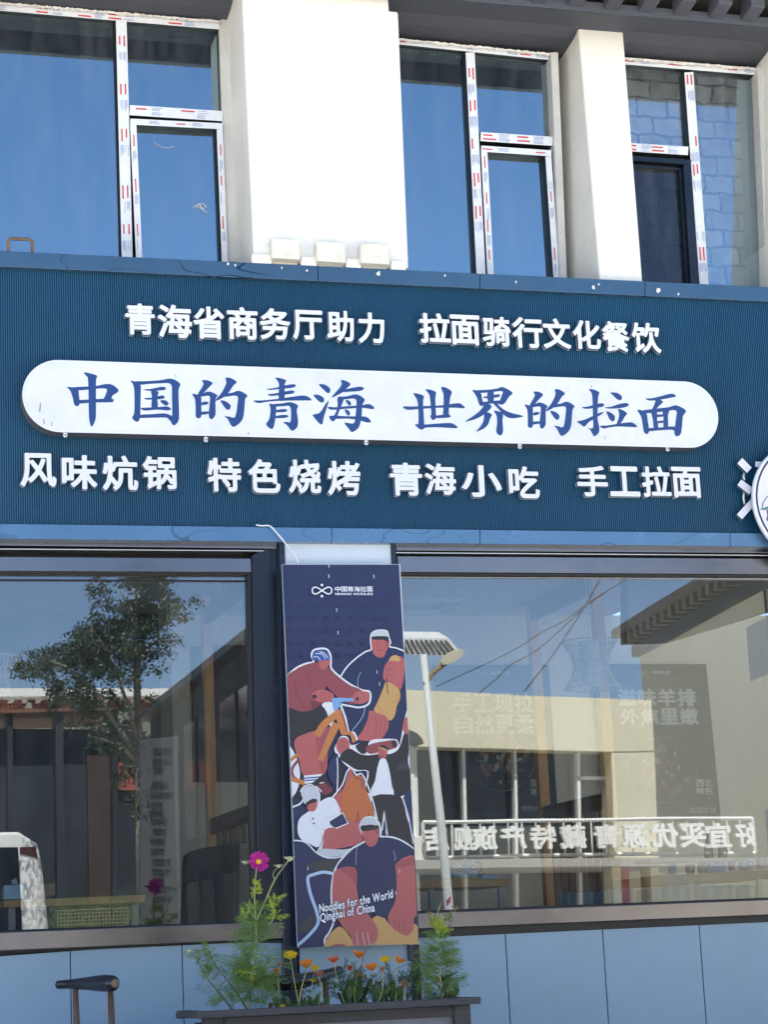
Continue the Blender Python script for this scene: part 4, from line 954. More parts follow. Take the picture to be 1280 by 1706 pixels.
m_ = MB(); m_.prism([Vector((xr_+u, y0v+.012, z)) for u, z in ((-1.8, .95), (-1.8, zr_-.16), (-3.2, zr_-.16), (-3.6, .95))], (0, -.02, 0)); m_.build('window', dglass, t)
m_ = MB(); m_.prism([Vector((xr_+u, y0v+.012, z)) for u, z in ((-.14, zr_-.30), (-.17, zr_-.17), (-.34, zr_-.17), (-.34, zr_-.24))], (0, -.02, 0)); m_.build('tail_light', mat('tail_red', S(78, 44, 42), .3), t)
for u in (-.75, -3.9):
    for yy in (y0v+.01, y0v-1.45):
        m_ = MB(); m_.lathe((xr_+u, yy, .33), [(.2, 0), (.33, .02), (.33, -.18), (.2, -.2)], 24, 0, (0, 1, 0)); wh = m_.build('wheel', black_m, t)
# wire mesh fence with weeds behind
t = thing('mesh_fence', (M(160, 1590, 11.0).x, M(160, 1590, 11.0).y, 0), 'low wire mesh fence with weeds behind, reflected at the foot of the left window', 'fence')
m_ = MB(); X0, X1 = M(96, 1515, 11.0).x, M(216, 1515, 11.0).x; Y0 = M(96, 1515, 11.0).y; Z1 = M(150, 1514, 11.0).z
k = 0
while X0+k*.035 < X1: m_.tube([(X0+k*.035, Y0, .3), (X0+k*.035, Y0, Z1)], .003, 0, 3); k += 1
z_ = .3
while z_ < Z1: m_.tube([(X0, Y0+.004, z_), (X1, Y0+.004, z_)], .003, 0, 3); z_ += .035
m_.build('mesh', mat('wire', S(150, 150, 120), .5), t)
leaf_d = mat('weed_green', S(74, 92, 50), .7, 0, .3, 3)
m_ = MB()
for i in range(1500):
    x_ = random.uniform(X0, X1+.4); z0 = random.uniform(.2, Z1+.05); y_ = Y0-random.uniform(.1, .8); a_ = random.uniform(-1, 1); l = random.uniform(.08, .2)
    m_.add([(x_-.006, y_, z0), (x_+.006, y_, z0), (x_+l*a_, y_+random.uniform(-.05, .05), z0+l)], [(0, 1, 2)])
tag(m_.build('weeds', leaf_d), kind='stuff')
# street tree
t = thing('street_tree', (down(232, 12.0), M(232, 1590, 12.0).y, 0), 'slender leafy street tree reflected in the left window', 'tree')
TD = 12.0; bark = mat('pale_bark', S(150, 140, 120), .9, 0, .25, 8, .5, 20)
base = Vector((down(240, TD), M(232, 1590, TD).y, 0))
m_ = MB()
m_.tube([base]+[M(x_, y_, TD) for x_, y_ in ((234, 1400), (231, 1250), (228, 1120), (226, 1040), (224, 975))], [.06, .052, .045, .038, .025, .01], 0, 8)
for br in ([(230, 1235), (215, 1180), (195, 1120), (170, 1070), (150, 1040)], [(232, 1260), (205, 1225), (160, 1150), (110, 1110), (70, 1095)], [(228, 1120), (240, 1060), (262, 1010), (280, 990)], [(226, 1060), (212, 1010), (200, 980)], [(228, 1100), (250, 1075), (275, 1062)], [(231, 1270), (200, 1240), (150, 1225)]):
    dd = random.uniform(-.5, .5); k = len(br); m_.tube([M(x_, y_, TD+dd*i/k) for i, (x_, y_) in enumerate(br)], [.03-.024*i/(k-1) for i in range(k)], 0, 6)
m_.build('trunk', bark, t)
m_ = MB()
CL = [(225, 1000, 55, 45, 700), (240, 965, 34, 22, 330), (262, 1015, 38, 32, 380), (215, 1060, 50, 36, 520), (160, 1052, 40, 30, 420), (120, 1088, 46, 26, 420), (66, 1108, 34, 20, 230), (150, 1110, 48, 28, 420), (205, 1110, 34, 34, 300), (150, 1165, 55, 24, 330), (110, 1150, 40, 18, 170), (180, 1215, 42, 24, 190), (225, 1285, 34, 46, 330), (245, 1320, 20, 34, 120), (150, 1222, 30, 12, 60), (205, 1340, 26, 26, 90), (196, 1085, 90, 60, 350), (258, 1240, 22, 14, 60), (95, 1118, 70, 30, 150)]
for cx, cy, rx, ry, n in CL:
    sub = [(cx+rx*random.gauss(0, .55), cy+ry*random.gauss(0, .52), random.uniform(-.7, .7)) for _ in range(max(5, n//15))]
    for i in range(int(n*4.2)):
        s = random.choice(sub); p = M(s[0]+random.gauss(0, 8), s[1]+random.gauss(0, 6), TD+s[2]+random.gauss(0, .12)); l = random.uniform(.017, .03)
        u = Vector((random.gauss(0, 1), random.gauss(0, 1), random.gauss(-.5, .7))).normalized()*l; v = u.orthogonal().normalized(); v.rotate(Matrix.Rotation(random.uniform(0, 6.28), 3, u)); v *= l*.42
        m_.add([p-u, p+v, p+u, p-v], [(0, 1, 2, 3)])
lm = mat('tree_leaf', S(44, 60, 34), .5, 0, .35, 3); m_.build('crown', lm, t)
# ------------------------------------------------------------------ brush characters on the lightbox
ZB = {1: (105, 612, 6.4), 2: (310, 618, 6.095), 3: (510, 620, 4.741), 4: (770, 630, 6.4), 5: (950, 634, 6.4)}
DE = """162,97 215,95 270,125 230,170 175,225 130,235 125,225 160,170 178,130|62,235 105,240 152,262 155,350 158,440 150,470 128,483 100,465 98,400 92,290|105,245 165,228 240,210 318,248 300,290 300,420 290,465 258,492 235,470 232,420 240,330 238,255 150,262|158,325 190,312 222,315 225,335 195,345 160,347|150,418 230,412 232,435 150,445|402,72 450,72 515,112 480,150 430,225 370,275 310,303 300,295 360,225 400,150 410,110|400,235 470,222 540,202 622,248 600,290 590,420 570,500 520,550 480,568 450,540 425,490 393,460 440,465 490,475 510,430 522,340 520,255 410,262 380,262|350,302 400,308 450,345 450,380 430,397 400,380 375,345"""
KAI = [
 ('中', 1, """222,55 300,68 368,95 352,140 352,450 345,560 305,635 280,560 275,450 268,140 250,95|42,212 105,215 160,228 170,300 178,370 170,405 150,415 120,395 100,310 75,245|105,215 275,205 350,200 500,178 595,248 530,300 512,335 440,335 452,300 465,230 350,230 275,238 160,245|165,352 275,345 350,340 512,332 538,352 520,372 350,375 275,380 170,385"""),
 ('国', 1, """718,142 765,152 825,180 828,300 825,500 820,545 795,583 750,560 740,530 760,480 763,300 755,210 740,170|765,152 900,148 1040,138 1155,122 1250,175 1232,250 1238,480 1232,570 1188,618 1155,590 1165,520 1162,300 1150,180 1040,172 900,180 825,185|820,508 950,500 1080,492 1130,505 1170,530 1160,585 1120,545 1080,535 950,538 820,540|855,235 930,232 1050,208 1090,215 1095,235 1060,245 920,252|942,245 1018,262 1005,320 1010,430 945,430 950,330|868,328 940,325 1060,300 1082,318 1060,338 940,345 890,345|830,435 900,430 1010,425 1110,418 1152,445 1120,460 1000,452 870,462|1035,358 1090,352 1125,380 1115,405 1085,405"""),
 ('的', 2, DE),
 ('青', 2, """905,70 960,75 1018,98 1002,140 1000,290 942,290 945,150 930,100|820,182 880,178 1000,150 1085,135 1117,150 1080,172 940,185 850,195|832,238 900,230 1000,210 1080,198 1103,218 1060,235 940,248 860,255|685,302 780,300 950,282 1100,260 1190,250 1245,265 1275,298 1220,300 1050,302 850,310 740,328|845,335 880,338 915,355 912,450 900,530 885,580 862,588 820,555 818,530 845,490 858,420 855,365|880,340 980,330 1060,318 1137,350 1125,400 1138,500 1130,570 1085,608 1060,595 1030,555 988,520 1035,520 1060,520 1068,440 1055,360 990,358 910,362|912,402 960,390 1015,390 1028,405 1000,418 912,420|912,460 970,448 1025,448 1040,465 1000,478 915,480"""),
 ('海', 3, """102,98 150,100 190,130 188,160 170,166 140,140|60,182 100,180 140,205 140,235 120,240 90,220|180,225 165,280 140,360 128,412 100,400 55,345 60,335 110,320 150,260|275,65 310,68 352,95 320,130 280,165 205,202 225,170 270,120 283,90|300,140 350,128 430,115 458,130 430,148 350,155 280,158|250,200 300,200 290,240 262,310 235,370 210,390 185,360 190,345 225,340 250,270|250,200 330,190 400,176 464,215 445,260 440,340 425,420 400,455 362,474 340,450 303,400 350,405 382,400 392,340 398,270 390,212 300,215|175,275 240,278 320,270 440,262 490,252 525,265 540,290 500,290 440,282 320,290 200,298|230,345 300,348 400,350 470,352 500,370 512,395 480,398 420,380 330,368 230,368|312,222 340,225 356,245 352,262 335,260|305,298 330,300 348,322 342,342 325,338"""),
 ('世', 3, """765,272 830,272 950,268 1080,262 1200,245 1235,260 1255,285 1180,282 1050,282 900,292 800,298|848,170 890,172 932,190 925,230 930,330 935,412 940,440 905,455 865,420 870,410 888,405 888,300 878,220|890,420 1000,410 1130,402 1170,412 1200,440 1150,442 1020,435 930,440 895,445|945,138 985,140 1028,160 1022,200 1025,300 1028,350 1020,372 1000,378 982,350 990,330 985,250 975,180|1068,120 1110,125 1152,155 1140,200 1130,280 1125,345 1085,345 1088,250 1085,170|1010,348 1070,338 1125,332 1142,352 1120,360 1020,364"""),
 ('界', 4, """108,130 160,132 200,155 215,220 228,280 215,298 185,285 165,220 135,165|150,132 280,125 380,110 435,96 540,155 500,200 470,250 440,280 400,280 405,240 425,180 430,140 330,148 200,158|275,140 335,138 335,260 280,260|230,200 290,190 390,172 405,188 380,205 290,212 245,215|215,258 300,248 395,238 430,245 420,275 300,270 225,285|240,265 290,275 315,310 270,360 200,410 120,445 35,465 50,450 120,405 190,350 228,300|330,265 370,268 430,325 520,370 655,405 580,425 500,425 440,385 380,320|240,365 290,370 320,395 300,430 280,490 230,540 150,572 180,535 220,480 235,420|340,350 390,355 438,380 432,450 438,540 432,590 408,612 375,590 365,555 375,480 368,400"""),
 ('的', 4, DE),
 ('拉', 5, """200,92 255,98 315,130 300,180 295,400 310,480 308,555 260,595 240,570 210,520 172,502 230,512 248,490 245,400 240,200 228,130|130,285 190,278 290,250 345,243 365,262 340,282 240,298 160,302|78,438 150,420 240,380 300,352 355,335 345,355 290,390 200,445 155,492 110,465|432,130 500,132 550,165 552,200 530,212 495,195 460,160|372,288 440,280 520,252 600,240 628,262 590,285 500,298 410,300|388,330 430,340 475,375 478,415 458,438 425,415 405,375|512,305 560,315 608,350 585,385 545,450 500,465 520,400 525,350|320,485 400,480 520,460 640,445 685,460 717,495 640,495 520,490 420,500 355,512"""),
 ('面', 5, """805,192 870,190 960,170 1070,142 1115,150 1130,170 1090,182 960,205 850,215|915,205 960,205 992,230 950,270 910,310 870,318 890,280 908,235|718,315 770,320 815,345 830,430 845,530 835,560 820,572 790,550 775,470 760,385|770,322 880,305 1050,285 1135,265 1238,322 1205,380 1195,500 1180,570 1145,596 1115,570 1120,490 1132,400 1130,320 1000,330 815,350|868,330 925,335 930,420 940,500 895,505 885,420|990,325 1058,325 1045,370 1045,500 1000,500 998,400|925,368 960,362 1000,365 1000,382 930,390|930,435 1000,428 1000,448 935,455|840,510 950,502 1080,490 1125,500 1120,545 1090,525 950,532 845,540""")]
kai_m = mat('brush_blue', S(30, 66, 124), 0.4)
def pts2(s): return [tuple(float(v) for v in p.split(',')) for p in s.split()]
for ci, (ch, zi, data) in enumerate(KAI):
    ox, oy, sc_ = ZB[zi]; m_ = MB()
    for si, st in enumerate(data.split('|')):
        pp = pts2(st)
        if ci == 7: pp = [(668+(x-62)*.95, 285+(y-235)*.996) for x, y in pp]
        pp = spline(pp, 3, True); yk = YB-.0052-.00012*si
        m_.flat([P(ox+x/sc_, oy+y/sc_, yk) for x, y in pp])
    m_.build('character', kai_m, LB)
# ------------------------------------------------------------------ illustrated poster board
PB = thing('poster_board', P(590, 1575, -.07), 'tall navy illustrated poster board with people making noodles, fixed between the two windows', 'poster')
YP = -.075
m_ = MB(); m_.px([(470.5, 940), (667, 940), (698.5, 1572.5), (496.5, 1578)], YP, .022); m_.build('board', [mat('board_edge', S(196, 200, 206), .4)], PB)
PAL = {'navy': (34, 45, 90), 'mark': (36, 42, 80), 'cloth': (28, 42, 86), 'skin': (190, 100, 100), 'skin2': (170, 84, 92), 'mar': (152, 74, 84), 'mar2': (124, 56, 68), 'or': (206, 132, 74), 'tan': (212, 166, 104), 'food': (198, 112, 66), 'wh': (238, 240, 246), 'gr': (208, 212, 220), 'bk': (38, 38, 46), 'lb': (130, 176, 226), 'bl': (58, 92, 164), 'ice': (186, 212, 240), 'dk': (58, 58, 64)}
PK = list(PAL); PM = [mat('poster_'+k, S(*PAL[k], 0.82), 0.38, 0, 0.05, 3) for k in PK]
art = MB(); lay = [0]
def q2(x, y): return (440+x/4.267, 920+y/4.267)
def lx(y): return 133+(y-86)*.0397
def rx(y): return 966+(y-86)*.0500
def cl(p): x, y = p; return (min(max(x, lx(y)+1), rx(y)-1), min(max(y, 88), 2805-(x-240)*.026))
def nexty(): lay[0] += 1; return YP-.0004-.00006*lay[0]
def A(col, s, smooth=True, n=3):
    pp = pts2(s); pp = spline(pp, n, True) if smooth else pp; y = nexty()
    art.flat([P(*q2(*cl(p)), y) for p in pp], PK.index(col))
def ST(col, s, w, smooth=True, w1=None):
    pp = pts2(s); pp = spline(pp, 5) if smooth else pp; y = nexty(); k = len(pp); L_ = []; R_ = []
    for i, p in enumerate(pp):
        a, b_ = pp[max(0, i-1)], pp[min(k-1, i+1)]; d = math.hypot(b_[0]-a[0], b_[1]-a[1]) or 1
        ww = w if w1 is None else w+(w1-w)*i/(k-1)
        nx, ny = -(b_[1]-a[1])/d*ww/2, (b_[0]-a[0])/d*ww/2
        L_.append(cl((p[0]+nx, p[1]+ny))); R_.append(cl((p[0]-nx, p[1]-ny)))
    for i in range(k-1):
        art.add([P(*q2(*c), y) for c in (L_[i], L_[i+1], R_[i+1], R_[i])], [(0, 1, 2, 3)], PK.index(col))
A('navy', '0,0 2000,0 2000,2900 0,2900', False)
for r in range(8):
    for c in range(10):
        x, y = 178+c*88+(r % 2)*0, 118+r*88
        if 330 < x < 800 and 190 < y < 320: continue
        if x > rx(y)-25: continue
        ST('mark', f'{x-20},{y-16} {x},{y} {x+20},{y+14}', 9, False); ST('mark', f'{x+18},{y-16} {x},{y} {x-18},{y+16}', 7, False); 
# tall man holding dough
A('cloth', '548,885 600,815 660,755 730,710 780,690 880,680 940,690 1000,708 1012,900 1024,1180 985,1200 960,1330 660,1335 600,1240 560,1100')
ST('wh', '545,882 590,815 650,757 720,707 762,690 758,640 762,585 790,560 835,553 875,563 890,610 900,640 893,670 940,680 1010,706', 10)
A('skin', '766,612 770,690 785,730 820,748 855,740 870,700 890,665 885,630 830,605'); A('gr', '763,602 768,574 800,556 840,553 872,566 886,602 840,596 800,597')
A('bk', '764,602 800,596 860,596 886,604 884,640 870,655 862,624 800,622 770,618'); A('skin2', '868,640 890,632 886,668 870,680'); ST('mar', '805,690 820,700 840,692', 8); ST('mar', '812,640 806,670 822,674', 4)
A('skin', '845,880 862,800 900,760 960,738 996,760 998,850 975,972 930,945 870,920'); A('tan', '888,772 905,740 940,730 966,750 960,776 920,770')
for yy in (800, 840, 880): ST('mar', f'860,{yy} 900,{yy-12} 925,{yy+4}', 4)
A('tan', '870,920 930,945 965,985 968,1040 945,1090 930,1160 900,1195 860,1180 800,1140 780,1120 800,1080 830,1010 850,960'); ST('or', '945,1000 960,1040 920,1070', 6); ST('or', '810,1085 830,1120 880,1140', 6); ST('bk', '872,892 876,950 880,1004', 6)
A('skin', '750,1125 800,1140 860,1160 885,1200 880,1260 830,1330 760,1342 662,1327 700,1270 740,1180')
for xx in (790, 820, 850): ST('mar', f'{xx},1170 {xx+12},1230 {xx},1300', 4)
ST('ice', '720,1090 700,1170 625,1270', 4); ST('ice', '690,850 668,900 668,980', 3)
# cyclist
A('wh', '412,1078 490,1066 508,1120 480,1240 448,1180'); ST('wh', '545,1085 580,1180 602,1275 640,1282 662,1335', 14)
ST('wh', '150,888 230,822 300,790 352,778 338,735 352,697 400,684 448,690 472,730 476,780 480,826 540,884 620,942 700,980 750,990 757,1040 738,1082 680,1102 620,1094 550,1080', 13)
A('mar', '150,900 230,832 320,792 390,783 455,830 450,930 420,990 345,1060 400,1075 340,1120 260,1132 160,1112'); A('mar', '450,818 520,880 600,940 695,980 690,1050 650,1078 600,1072 540,1042 490,995 444,940')
A('mar2', '330,1060 420,1065 380,1100 345,1110'); ST('mar2', '225,900 225,980 270,1080 320,1110', 6); ST('mar2', '310,880 330,930 370,975', 5)
A('skin', '385,770 468,760 463,800 440,830 415,835 395,810'); A('bl', '343,762 350,715 380,695 430,698 466,730 466,764 420,768 390,770'); ST('wh', '365,720 410,722 440,758', 5); ST('wh', '395,705 430,720 455,750', 5); ST('wh', '352,745 380,742 400,764', 5); ST('bk', '372,770 392,790', 6)
A('skin', '335,1010 400,974 480,995 497,1030 470,1060 400,1065 350,1045'); A('bk', '340,1015 372,1011 375,1036 345,1040', False)
for xx in (405, 432, 460): ST('mar', f'{xx},990 {xx+6},1020 {xx},1050', 4)
A('lb', '490,1035 600,1036 662,1030 662,1056 560,1062 540,1090 520,1122 495,1118 488,1075'); A('skin', '640,1002 690,985 745,1000 745,1050 690,1078 640,1062'); A('bk', '655,1030 672,1028 672,1055 655,1056', False)
A('bk', '165,1112 260,1134 340,1122 412,1092 455,1165 430,1235 370,1262 300,1285 220,1335 170,1300')
A('wh', '175,1360 215,1390 245,1480 258,1600 230,1700 180,1760'); ST('bk', '180,1340 235,1425 266,1520 272,1600 250,1700 190,1780', 34); ST('wh', '180,1815 262,1782 300,1700', 13)
A('skin', '215,1340 300,1287 370,1265 475,1240 482,1275 455,1400 432,1580 288,1590 250,1480'); A('skin2', '370,1290 470,1245 478,1290 440,1480 420,1580 395,1500')
ST('or', '375,1305 430,1220 520,1150', 50); ST('or', '518,1215 465,1330 400,1480', 58, True, 40); ST('or', '522,1120 545,1200 572,1290', 50); ST('mar', '550,1130 575,1210 592,1280', 12); ST('or', '560,1285 620,1290 640,1350', 26)
ST('or', '185,1480 245,1432', 24); ST('mar', '240,1480 200,1540 215,1600 280,1640', 20); ST('or', '190,1608 290,1640', 32)
A('wh', '284,1586 416,1574 424,1630 290,1645', False); ST('bl', '288,1605 418,1594', 9, False); ST('bl', '290,1622 420,1612', 9, False)
A('bk', '275,1660 340,1640 430,1570 440,1610 495,1690 420,1765 372,1700 340,1670'); A('mar2', '380,1680 410,1630 450,1650 490,1692 430,1720'); ST('wh', '370,1660 410,1700', 8); ST('wh', '395,1640 425,1635', 7)
# dancer in a dark jacket
A('wh', '500,1400 515,1360 545,1308 595,1312 620,1370 700,1352 730,1390 760,1335 860,1325 945,1330 965,1365 1000,1180 1030,1160 1060,1700 990,1745 1075,2110 900,2030 790,1890 715,1700 735,1560 650,1555 585,1515 525,1450')
A('bk', '650,1375 720,1350 730,1420 690,1430'); A('skin', '512,1380 542,1318 590,1322 610,1372 590,1440 545,1440')
for yy in (1350, 1380): ST('mar', f'540,{yy} 565,{yy-8} 585,{yy+12}', 4)
A('bk', '535,1458 600,1392 680,1432 750,1442 815,1432 900,1432 960,1392 1000,1280 1032,1290 1034,1400 1024,1480 1040,1560 1042,1690 980,1730 925,1725 880,1500 820,1490 790,1620 765,1705 722,1690 745,1557 660,1545 590,1502')
A('dk', '945,1530 1000,1480 1030,1540 960,1550'); A('skin', '985,1240 1000,1180 1030,1180 1034,1290 995,1275')
A('mar', '722,1395 760,1362 860,1342 935,1335 948,1380 900,1402 820,1420 752,1432'); A('bk', '908,1345 935,1340 945,1378 920,1384'); A('skin', '812,1400 876,1398 870,1450 850,1480 825,1470'); A('bk', '812,1395 840,1370 880,1385 878,1420 860,1400'); ST('tan', '812,1388 850,1395 880,1412', 9); ST('mar2', '822,1445 835,1452 850,1444', 8)
A('wh', '820,1480 870,1475 890,1600 925,1725 840,1735 758,1705 800,1600'); ST('gr', '860,1640 890,1660', 4)
A('bk', '770,1735 970,1735 1012,1870 1070,2100 880,2015 855,1830 830,1990 800,1890'); A('navy', '990,1750 1050,1690 1070,1980 1035,1890'); ST('wh', '985,1742 1030,1890 1064,2070', 9); ST('ice', '1034,1910 1050,2000', 10)
ST('wh', '833,2000 855,1838 878,2010', 9, False); A('navy', '845,2000 856,1900 866,2002')
A('navy', '470,1480 525,1430 525,1600 500,1660 450,1560'); ST('wh', '520,1460 525,1560 520,1700', 8); A('bk', '530,1500 570,1540 545,1620 532,1680')
# cook with the flatbread
A('skin', '485,1750 560,1680 600,1560 625,1540 645,1600 700,1595 740,1730 780,1880 690,1980 700,2050 600,2092 415,2104 435,1970 590,1930 570,1840 530,1860')
A('food', '552,1720 612,1612 680,1582 732,1700 786,1880 690,1892 640,1920 590,1890 556,1830'); ST('mar', '640,1600 690,1615 700,1680', 10); ST('mar', '665,1840 668,1890 650,1915', 12); ST('mar', '740,1850 748,1880', 8)
ST('wh', '485,1742 555,1655 590,1560 625,1533 655,1580 695,1575 735,1650 775,1770 805,1895', 10)
A('wh', '240,1990 250,1895 320,1838 400,1770 482,1738 532,1800 540,1862 470,1902 525,1950 432,1972 412,2104 350,2085 275,2050'); A('navy', '468,1912 555,1862 585,1925 505,1955'); ST('wh', '470,1905 560,1850 598,1925 510,1962', 9, False)
A('gr', '262,1705 288,1668 342,1662 388,1712 386,1790 368,1824 342,1760 292,1792 274,1745'); ST('wh', '258,1700 290,1660 345,1655 392,1710 392,1775', 9); A('skin', '300,1792 372,1760 374,1812 350,1842 316,1832'); A('bk', '290,1790 340,1752 375,1755 372,1772 320,1790 305,1812')
ST('gr', '335,1850 330,1900 380,1960 430,1965', 4); ST('gr', '440,1885 520,1870', 5); ST('dk', '300,2060 390,2098 420,2010', 4)
for x, y in ((348, 1892), (355, 1925), (385, 2097)): A('bk', f'{x-7},{y} {x},{y-7} {x+7},{y} {x},{y+7}')
A('gr', '380,2112 440,2106 560,2112 620,2104 560,2152 450,2166 390,2146')
A('cloth', '200,2055 290,2064 380,2142 460,2172 560,2166 505,2260 485,2400 478,2700 240,2790 215,2400'); A('dk', '305,2240 335,2202 460,2180 530,2190 490,2272 400,2268')
A('navy', '345,2310 430,2290 488,2310 478,2500 470,2680 420,2790 260,2800 390,2650'); ST('wh', '180,2046 290,2058 375,2135 455,2170 555,2160 620,2110', 9)
A('dk', '245,2665 330,2580 362,2622 290,2705')
ST('ice', '490,2282 420,2272 350,2290 312,2315 330,2425 375,2555 382,2640 310,2730 235,2795', 22)
# man kneading dough, foreground
ST('wh', '440,2812 432,2750 470,2690 500,2600 482,2500 480,2400 490,2310 512,2240 560,2170 630,2102 716,2050 692,1985 685,1935 718,1888 775,1884 820,1930 828,2000 830,2018 920,2026 1000,2060 1070,2112', 13)
A('tan', '440,2812 450,2742 500,2680 548,2660 605,2722 645,2812'); A('tan', '770,2605 840,2580 900,2650 1020,2722 1060,2640 1110,2680 1115,2800 790,2802 805,2720'); A('mar', '470,2812 505,2785 560,2785 610,2812')
A('cloth', '720,2060 820,2027 920,2032 1000,2066 1074,2130 960,2190 942,2240 942,2400 882,2585 800,2575 700,2500 655,2350 650,2240 520,2246 560,2180 640,2110')
A('bk', '520,2250 655,2225 652,2246'); A('skin', '514,2254 650,2240 660,2380 690,2500 798,2650 806,2740 772,2778 700,2800 640,2800 620,2730 560,2660 500,2560 484,2450 490,2330'); A('skin2', '530,2250 650,2240 658,2380 620,2310')
for x0, x1 in ((700, 720), (735, 752), (655, 668)): ST('wh', f'{x0},2700 {x0+8},2745 {x1},2790', 3)
A('skin', '945,2205 1074,2155 1082,2300 1092,2550 1066,2600 1062,2680 1020,2722 970,2706 900,2650 880,2590 930,2480 945,2350'); A('skin2', '945,2205 1074,2157 1076,2210 950,2240')
for x0 in (930, 965, 1000): ST('mar', f'{x0},2620 {x0-5},2660 {x0},2690', 4)
A('skin', '694,1980 710,2040 740,2085 775,2090 805,2060 816,1990 790,1960 720,1965'); A('gr', '690,1940 700,1900 740,1882 790,1895 818,1945 760,1934'); A('bk', '691,1942 760,1945 812,1940 818,1976 795,1970 700,1980'); A('skin2', '790,1970 816,1965 815,1995 795,2005')
ST('ice', '665,2080 655,2150 655,2220', 3); ST('ice', '920,2120 935,2170 925,2190', 3); ST('mar', '735,2010 728,2045 745,2050', 4)
# white scratches
for x, y in ((515, 410), (460, 95), (460, 170), (780, 172), (525, 572), (802, 850), (820, 935), (310, 2245), (962, 2265), (935, 2420)): ST('wh', f'{x},{y-13} {x+3},{y+13}', 4.5, False)
art.build('artwork', PM, PB)
# printed logo and slogan
prm = mat('poster_print', S(238, 240, 246), .4); yy = YP-.0012-.00006*lay[0]
m_ = MB(); cx, cy = q2(412, 272); logo(m_, cx, cy, 16.2, 6.0, yy, .0035); x0, y0 = q2(502, 243); x1, y1 = q2(775, 280)
words(m_, '中国青海拉面', x0, y0, x1, y1, yy, .012); x0, y0 = q2(502, 288); x1, y1 = q2(775, 304)
sl_ = 'QINGHAI NOODLES'; wch = {'I': .45, ' ': .7}; tot = sum(wch.get(c, 1) for c in sl_); cxp = x0
for c in sl_:
    w_ = wch.get(c, 1)*(x1-x0)/tot
    if c != ' ': put_glyph(m_, c, 0, 0, 1, 1, yy, 0, .018, fit=(P(cxp+.2, y0, yy).x, P(cxp, y1, yy).z, P(cxp+w_-.4, y0, yy).x, P(cxp, y0, yy).z))
    cxp += w_
m_.build('logo', prm, PB)
def script(s, p0, p1, hh, y, mi, mb, off):
    """hand lettered line climbing from p0 to p1 (image points of the baseline)"""
    a, b_ = P(*p0, y), P(*p1, y); u = (b_-a); L = u.length; u.normalize(); v = Vector((-u.z, 0, u.x)); v = v if v.z > 0 else -v
    vv = (v+u*.12)
    ws = [(max(q.x for q in glyph(c, .02)[0])+.07 if c != ' ' else .34) for c in s]; k = L/sum(ws); t_ = 0
    for c, w_ in zip(s, ws):
        if c != ' ':
            jit = random.uniform(-.03, .03); put_glyph(mb, c, t_/k, jit, 1, 1, y, 0, off, mi, mi, frame=lambda uu, zz, d: a+u*uu*k+vv*zz*hh)
        t_ += w_*k
rs = random.getstate()
for off, y, nm, mm_ in ((.085, yy, 'slogan_outline', MATS['poster_cloth']), (.022, yy-.0004, 'slogan', prm)):  # wider navy print outlines the white letters
    m_ = MB(); random.setstate(rs); hz = .056
    script('Noodles for the World', q2(392, 1197+1365), q2(922, 1088+1365), hz, y, 0, m_, off); script('Qinghai of China', q2(400, 1258+1365), q2(792, 1183+1365), hz, y, 0, m_, off); m_.build(nm, mm_, PB)
# ------------------------------------------------------------------ planter with flowers, chairs
wood_d = mat('weathered_dark_wood', S(74, 72, 73), .75, 0, .25, 4, .3, 30, stretch=(.6, 4, 6))
YF = -1.35
pl = thing('planter', P(550, 1690, YF+.2)*1.0, 'long dark weathered wooden planter box full of flowers', 'planter'); pl.location.z = 0
def fr(q, y, d, nm, mm_=wood_d, bev=.004):
    m_ = MB(); m_.px(q, y, d); return m_.build(nm, mm_, pl, bev)
rimt = lambda x: 1687-(x-294)*.0532
fr([(328, rimt(328)), (802, rimt(802)), (802, rimt(802)+11.5), (328, rimt(328)+11.5)], YF-.06, .09, 'rim')
fr([(298, rimt(298)), (770, rimt(770)), (770, rimt(770)+10), (298, rimt(298)+10)], YF+.40, .08, 'rim')
for xa_ in (328, 778):
    m_ = MB(); a = P(xa_, rimt(xa_), YF-.06); b_ = P(xa_+24, rimt(xa_+24)+11.5, YF-.06); m_.box((a.x, YF+.031, b_.z), (b_.x, YF+.399, a.z-.001)); m_.build('rim', wood_d, pl, .004)
g = lambda x, dy: (x, rimt(x)+dy)
fr([g(340, 11), g(372, 11), (380, 1990), (348, 1990)], YF, .06, 'stile'); fr([g(757, 11), g(784, 11), (800, 1990), (771, 1990)], YF, .06, 'stile')
fr([g(372, 12), g(757, 12), g(758, 30), g(373, 30)], YF+.012, .045, 'top_rail'); fr([g(368, 20), g(765, 20), (778, 1990), (374, 1990)], YF+.035, .02, 'panel', mat('faded_grey_panel', S(126, 128, 136), .6, 0, .15, 3))
m_ = MB(); a = P(346, 1720, YF); b_ = P(790, 1720, YF)
m_.box((a.x, YF+.06, .02), (a.x+.03, YF+.44, .52)); m_.box((b_.x-.03, YF+.06, .02), (b_.x, YF+.44, .52)); m_.box((a.x, YF+.42, .02), (b_.x, YF+.44, .52)); m_.build('side_panel', wood_d, pl)
zs = P(550, rimt(550)+14, YF).z
m_ = MB(); m_.box((a.x+.03, YF+.06, zs-.12), (b_.x-.03, YF+.42, zs-.02)); m_.build('soil', mat('soil', S(70, 58, 48), .95, 0, .3, 12, .6, 30), pl)
